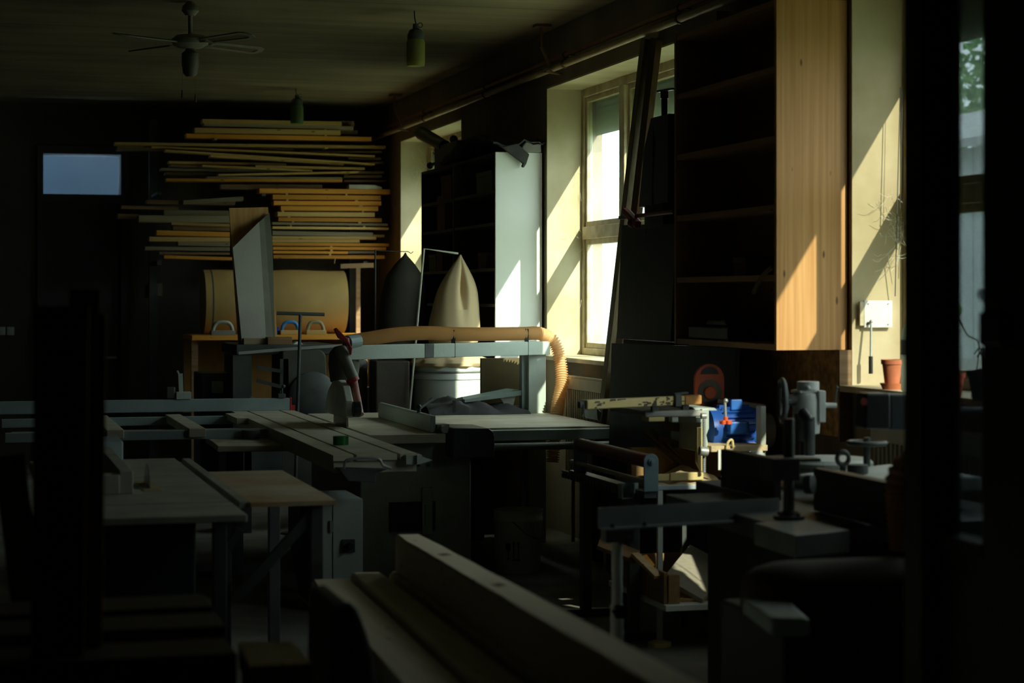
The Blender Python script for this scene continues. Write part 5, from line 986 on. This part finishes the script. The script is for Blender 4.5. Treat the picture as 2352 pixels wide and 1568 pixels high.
b.obj('star_knob', blackp, sd)
for ang in (-95, 25, 150): t_ = math.radians(ang); B().bar((sx, sy, .42), (sx + .34 * math.cos(t_), sy + .34 * math.sin(t_), .012), .028, .02).obj('leg', castg, sd)

# ------------------------------------------------------------------ half-glazed door standing open in the right foreground
dr = setting('door_1', (2.35, 4.4, 0))
doorm = M('dark_door_frame', (.035, .033, .024), .6)
B().box(2.29, 4.55, 0, 2.40, 4.65, 3.1).obj('far_stile', doorm, dr, .004)
B().box(2.335, 4.06, 0, 2.40, 4.325, 3.1).obj('near_stile', doorm, dr, .004)
B().box(2.345, 4.325, 0, 2.395, 4.55, 1.03).obj('lower_panel', doorm, dr, .004); B().box(2.33, 4.325, 1.03, 2.40, 4.55, 1.06).obj('glazing_rail', doorm, dr, .003); B().box(2.345, 4.325, 3.0, 2.395, 4.55, 3.1).obj('top_rail', doorm, dr)
B().box(2.367, 4.325, 1.06, 2.371, 4.55, 3.0).obj('glass_pane', GLASS('dimmed_door_glass', (.42, .45, .47), .03), dr)  # tint of the dirty glass, deepened to carry the view's edge darkening
q = PX(2300, 745, 2.335); B().box(2.30, q.y - .06, q.z - .05, 2.335, q.y + .05, q.z + .03).obj('lock_case', blackp, dr, .008)
q = PX(2300, 695, 2.30); B().tube(catmull([(2.335, q.y - .03, q.z - .01), (2.30, q.y + .0, q.z + .0), (2.29, q.y + .06, q.z + .006), (2.285, q.y + .075, q.z + .018), (2.29, q.y + .06, q.z + .028), (2.335, q.y - .03, q.z + .02)], 6), .005, 8).obj('wire_handle', castd, dr, smooth=True)

# ------------------------------------------------------------------ heavy beams in the foreground
e0, e1 = Vector((1.695, 7.85, .70)), Vector((1.315, 3.3, .905)); bd = (e1 - e0).normalized(); bs = bd.cross(Vector((0, 0, 1))).normalized(); bu = bs.cross(bd).normalized()
def beam(off_s, off_u, w, h, start, end, label, name='timber_beam', mat=beamw):
    a = e0 + bs * off_s + bu * (off_u - h / 2) + bd * start; c = e0 + bs * off_s + bu * (off_u - h / 2) + bd * end
    b = B(); N = 14; rnd = random.Random(int(w * 1000 + off_u * 100 + 50)); rings = []
    for k in range(N + 1):
        p = a.lerp(c, k / N); ch = .006 if 0 < k < N else .012
        prof = [(-w / 2 + ch, h / 2), (w / 2 - ch, h / 2), (w / 2, h / 2 - ch), (w / 2, -h / 2), (-w / 2, -h / 2), (-w / 2, h / 2 - ch)]
        rings.append(b._v([p + bs * (u + rnd.uniform(-.0015, .0015)) + bu * (v + rnd.uniform(-.001, .001)) for u, v in prof]))
    for A, C in zip(rings, rings[1:]):
        for i in range(6): b.bm.faces.new((A[i], A[(i + 1) % 6], C[(i + 1) % 6], C[i]))
    b.bm.faces.new(rings[0][::-1]); b.bm.faces.new(rings[-1])
    return tag(b.obj(name, mat), label, 'beam', 'timber in the foreground pile')
tb = beam(0, 0, .104, .145, 0, 4.6, 'thick pale squared beam on top of the foreground pile, two brown mortises in it')
inv = lambda p: p - Vector(tb['_b'])
mort = M('brown_mortise', (.17, .085, .04), .8)
for px, py in ((1023, 1273), (1143, 1343)):
    best = min((e0 + bd * (s * .01) for s in range(460)), key=lambda p: abs((p - Vector((0, 0, EYE))).dot(Vector((sT, cT, 0))) * (HY - py) / IMG_F + EYE - p.z))
    hx_ = B(); c = best + bu * .0008; hx_.hexa([c - bd * .05 - bs * .012 - bu * .002, c + bd * .02 - bs * .022 - bu * .002, c + bd * .05 + bs * .012 - bu * .002, c - bd * .02 + bs * .022 - bu * .002, c - bd * .05 - bs * .012, c + bd * .02 - bs * .022, c + bd * .05 + bs * .012, c - bd * .02 + bs * .022])
    hx_.obj('mortise', mort, tb)
beam(.01, -.148, .125, .14, -.02, 4.6, 'second squared beam lying directly under the mortised beam')
beam(.0, -.292, .15, .12, .05, 4.6, 'lowest squared beam of the foreground pile')
beam(.165, -.150, .125, .055, -.04, 4.4, 'wide pale board on the pile, just left of the beams', 'timber_board')
beam(.315, -.165, .155, .055, .06, 4.3, 'pale board at the outer left edge of the foreground pile', 'timber_board')
beam(.25, -.225, .29, .06, -.04, 4.3, 'broad dark board under the two pale boards of the pile', 'timber_board')
for s_, lab in ((.9, 'far dark trestle under the foreground timber pile'), (3.6, 'near dark trestle under the foreground timber pile')):
    p = e0 + bd * s_ + bu * -.415; t = thing('trestle', (p.x - .1, p.y, 0), lab, 'trestle', 'trestles under the timber pile')
    B().box(p.x - .42, p.y - .05, p.z - .09, p.x + .16, p.y + .05, p.z).obj('top_rail', darkz, t)
    for dx_ in (-.36, .10):
        for dy_ in (-.16, .16): B().bar((p.x + dx_, p.y, p.z - .08), (p.x + dx_, p.y + dy_, .0), .05, .04, (1, 0, 0)).obj('leg', darkz, t)
hood = [PY(758, 1568, 5.0), PY(762, 1420, 5.0), PY(770, 1392, 5.0), PY(800, 1385, 5.0), PY(815, 1400, 5.0), PY(834, 1450, 5.0), PY(850, 1510, 5.0), PY(856, 1568, 5.0)]
hb = thing('rounded_hood', (hood[0].x + .05, 5.2, 0), 'dark rounded machine hood at the lower edge, left of the beams', 'hood')
B().prism([(hood[-1].x, .02), (hood[0].x, .02)] + [(v.x, v.z) for v in hood], 'xz', 5.0, 5.35).obj('shell', castd, hb, .006)
B().tube([Vector((v.x, 4.99, v.z)) for v in hood[2:]], .006, 8).obj('rim', alud, hb, smooth=True)

# ------------------------------------------------------------------ small table saw on the left
ts = thing('site_table_saw', (.75, 8.4, 0), 'small old table saw with a plywood side plate on the left', 'saw')
tt = M('grimy_saw_table', (.36, .37, .30), .6, var=.3, scale=4.)
B().box(.28, 7.86, .82, .985, 10.05, .85).box(1.02, 7.86, .82, 1.06, 10.05, .848).obj('table', tt, ts, .003)
B().box(.45, 7.39, .82, .99, 7.85, .848).obj('front_leaf', tt, ts, .004)
B().box(.985, 7.86, .80, 1.02, 10.05, .82).obj('groove', blackp, ts)
B().box(1.062, 7.85, .825, 1.405, 9.28, .845).obj('side_plate', M('stained_plywood', (.56, .50, .37), .7, var=.5, scale=2.2, dirt=(.38, .24, .12)), ts, .002)
q = PZ(343, 1122, .85); bx_, by_ = q.x, q.y
B().lathe([(.155, -.0015), (.155, .0015)], (bx_, by_ + .12, .79), 48, 'x').obj('saw_blade', M('dull_blade', (.16, .15, .12), .4, .6), ts); B().box(bx_ - .03, by_ - .12, .848, bx_ + .04, by_ + .36, .853).obj('wooden_insert', M('pale_insert', (.40, .32, .18), .7), ts)
q = PZ(306, 1134, .85); B().box(q.x - .055, q.y, .851, q.x, q.y + 1.6, .945).box(q.x - .30, q.y - .02, .851, q.x - .055, q.y + .10, .93).obj('rip_fence', tt, ts, .004)
B().box(.35, 9.6, .85, .7, 9.95, .97).obj('rear_box', alud, ts, .006)
for x, y in ((.90, 7.5), (.98, 8.0), (.35, 7.5), (1.34, 7.95), (1.34, 9.1)): B().box(x - .025, y - .025, 0, x + .025, y + .025, .82).obj('leg', castd, ts, .003)
B().bar((1.34, 7.95, .80), (1.02, 7.95, .45), .04, .03, (0, 1, 0)).obj('brace', castd, ts); B().bar((.98, 7.52, .78), (.90, 7.52, .66), .03, .03, (0, 1, 0)).obj('brace', castd, ts)
B().box(.4, 8.3, .35, .9, 9.6, .80).obj('motor_cover', blackp, ts, .01)
# dark standing planks and timber at the lower left
for i, (xa, xb, yt, Y, lab) in enumerate(((80, 205, 702, 5.0, 'wide dark plank standing upright on the left, the foremost one'), (160, 232, 662, 5.25, 'dark plank standing behind the wide one, its tip a little higher'), (198, 246, 722, 5.12, 'narrow brown-edged plank at the right of the standing planks'))):
    a = PY(xa, yt, Y); c = PY(xb, yt, Y); tag(B().hexa([(a.x - .02, Y - .1, 0), (c.x - .03, Y - .1, 0), (c.x - .03, Y - .06, 0), (a.x - .02, Y - .06, 0), (a.x, Y, a.z), (c.x, Y, a.z), (c.x, Y + .04, a.z), (a.x, Y + .04, a.z)]).obj('standing_plank', darkz, bevel=.003), lab, 'plank', 'dark planks standing on the left')
tag(B().bar(PY(20, 1050, 6.2), Vector((PY(150, 1500, 5.6).x, 5.5, 0)), .09, .03, (0, 1, 0)).obj('leaning_plank', darkz), 'dark plank slanting down at the far left edge of the photo', 'plank')
for i, (xe, yt, dz, Y, lab) in enumerate(((490, 1392, .10, 5.5, 'dark squared timber on top of the lower left pile'), (520, 1437, .13, 5.2, 'dark squared timber in the middle of the lower left pile'), (545, 1500, .14, 4.9, 'dark squared timber at the front of the lower left pile'))):
    a = PY(xe, yt, Y); tag(B().box(-1.8, Y, a.z - dz, a.x, Y + .24, a.z).obj('squared_timber', WOOD('corner_darkened_timber', (.05, .032, .016), (.03, .018, .008), 'x'), bevel=.004), lab, 'beam', 'dark timbers at the lower left')  # dark wood, colour lowered further to carry the light fall-off in this corner
zl = PY(545, 1500, 4.9).z - .14
for x in (-1.2, .1): t = thing('pile_support', (x, 5.25, 0), 'dark block holding up the lower left timber pile' if x < 0 else 'dark block under the right end of the lower left timber pile', 'support', 'supports of the lower left pile'); B().box(x - .06, 4.95, 0, x + .06, 5.7, zl).obj('block', darkz, t); B().box(x - .06, 5.2, zl, x + .06, 5.44, PY(520, 1437, 5.2).z - .13).box(x - .055, 5.5, zl, x + .055, 5.7, PY(490, 1392, 5.5).z - .10).obj('packer', darkz, t)
a, c = PY(560, 1490, 4.85), PY(700, 1560, 4.6); tag(B().prism([(a.x, 4.95), (PY(680, 1490, 4.85).x, 4.93), (c.x + .02, 4.62), (PY(575, 1540, 4.6).x, 4.62)], 'xy', a.z - .06, a.z).obj('timber_offcut', WOOD('dim_yellow_offcut', (.30, .22, .09), (.22, .15, .05), 'y')), 'dim yellowish offcut at the bottom edge beside the lower left pile', 'offcut')
tag(B().box(a.x + .0, 4.66, 0, a.x + .08, 4.9, a.z - .06).obj('offcut_block', darkz), 'dark block carrying the yellowish offcut', 'block')

# ------------------------------------------------------------------ second planer with brown hood in the lower right
p2 = thing('surface_planer', (2.5, 5.6, 0), 'planer with a brown rounded dust hood in the dark lower right', 'planer')
hY = 5.3; L_ = lambda x, y, Y=hY: PY(x, y, Y)
hb_ = M('brown_dust_hood', (.05, .038, .02), .85)
b = B(); rings = []; zb_h = L_(1800, 1445).z; zt_h = L_(1850, 1308).z
for px, sc in ((1776, .12), (1790, .45), (1815, .75), (1850, .95), (1890, 1.), (2130, 1.)):
    x = L_(px, 1400).x; hh_ = (zt_h - zb_h) * (.72 + .28 * sc); ww = .17 * (.35 + .65 * sc); yc = hY + .18
    rings.append(b._v([(x, yc - ww, zb_h), (x, yc + ww, zb_h)] + [(x, yc + ww * math.cos(math.pi * k / 10), zb_h + hh_ * .55 + hh_ * .45 * math.sin(math.pi * k / 10)) for k in range(11)]))
for A, C in zip(rings, rings[1:]):
    for i in range(13): b.bm.faces.new((A[i], A[(i + 1) % 13], C[(i + 1) % 13], C[i]))
b.bm.faces.new(rings[0][::-1]); b.bm.faces.new(rings[-1]); b.obj('dust_hood', hb_, p2, 0, True)
B().prism([(v.x, v.y) for v in (PZ(1705, 1372, .78), PZ(1800, 1365, .78), PZ(1860, 1420, .78), PZ(1770, 1418, .78))], 'xy', .73, .78).obj('table_tip', alud, p2, .01)
B().box(L_(1815, 1500).x, hY + .05, 0, 2.9, hY + .55, L_(1800, 1440).z).obj('machine_base', M('dark_machine_body2', (.03, .03, .025), .6), p2, .01)
q = L_(2085, 1200, 5.6); tag(ribbed(B(), [(q.x + .1, 5.6, 1.10), (q.x + .03, 5.6, 1.13), (q.x - .012, 5.6, 1.09), (q.x - .012, 5.6, 1.0), (q.x + .0, 5.6, .88)], .055, .018, .004, 18).obj('suction_hose', hosed, smooth=True), 'brown ribbed suction hose curving down beside the dark door frame', 'hose')
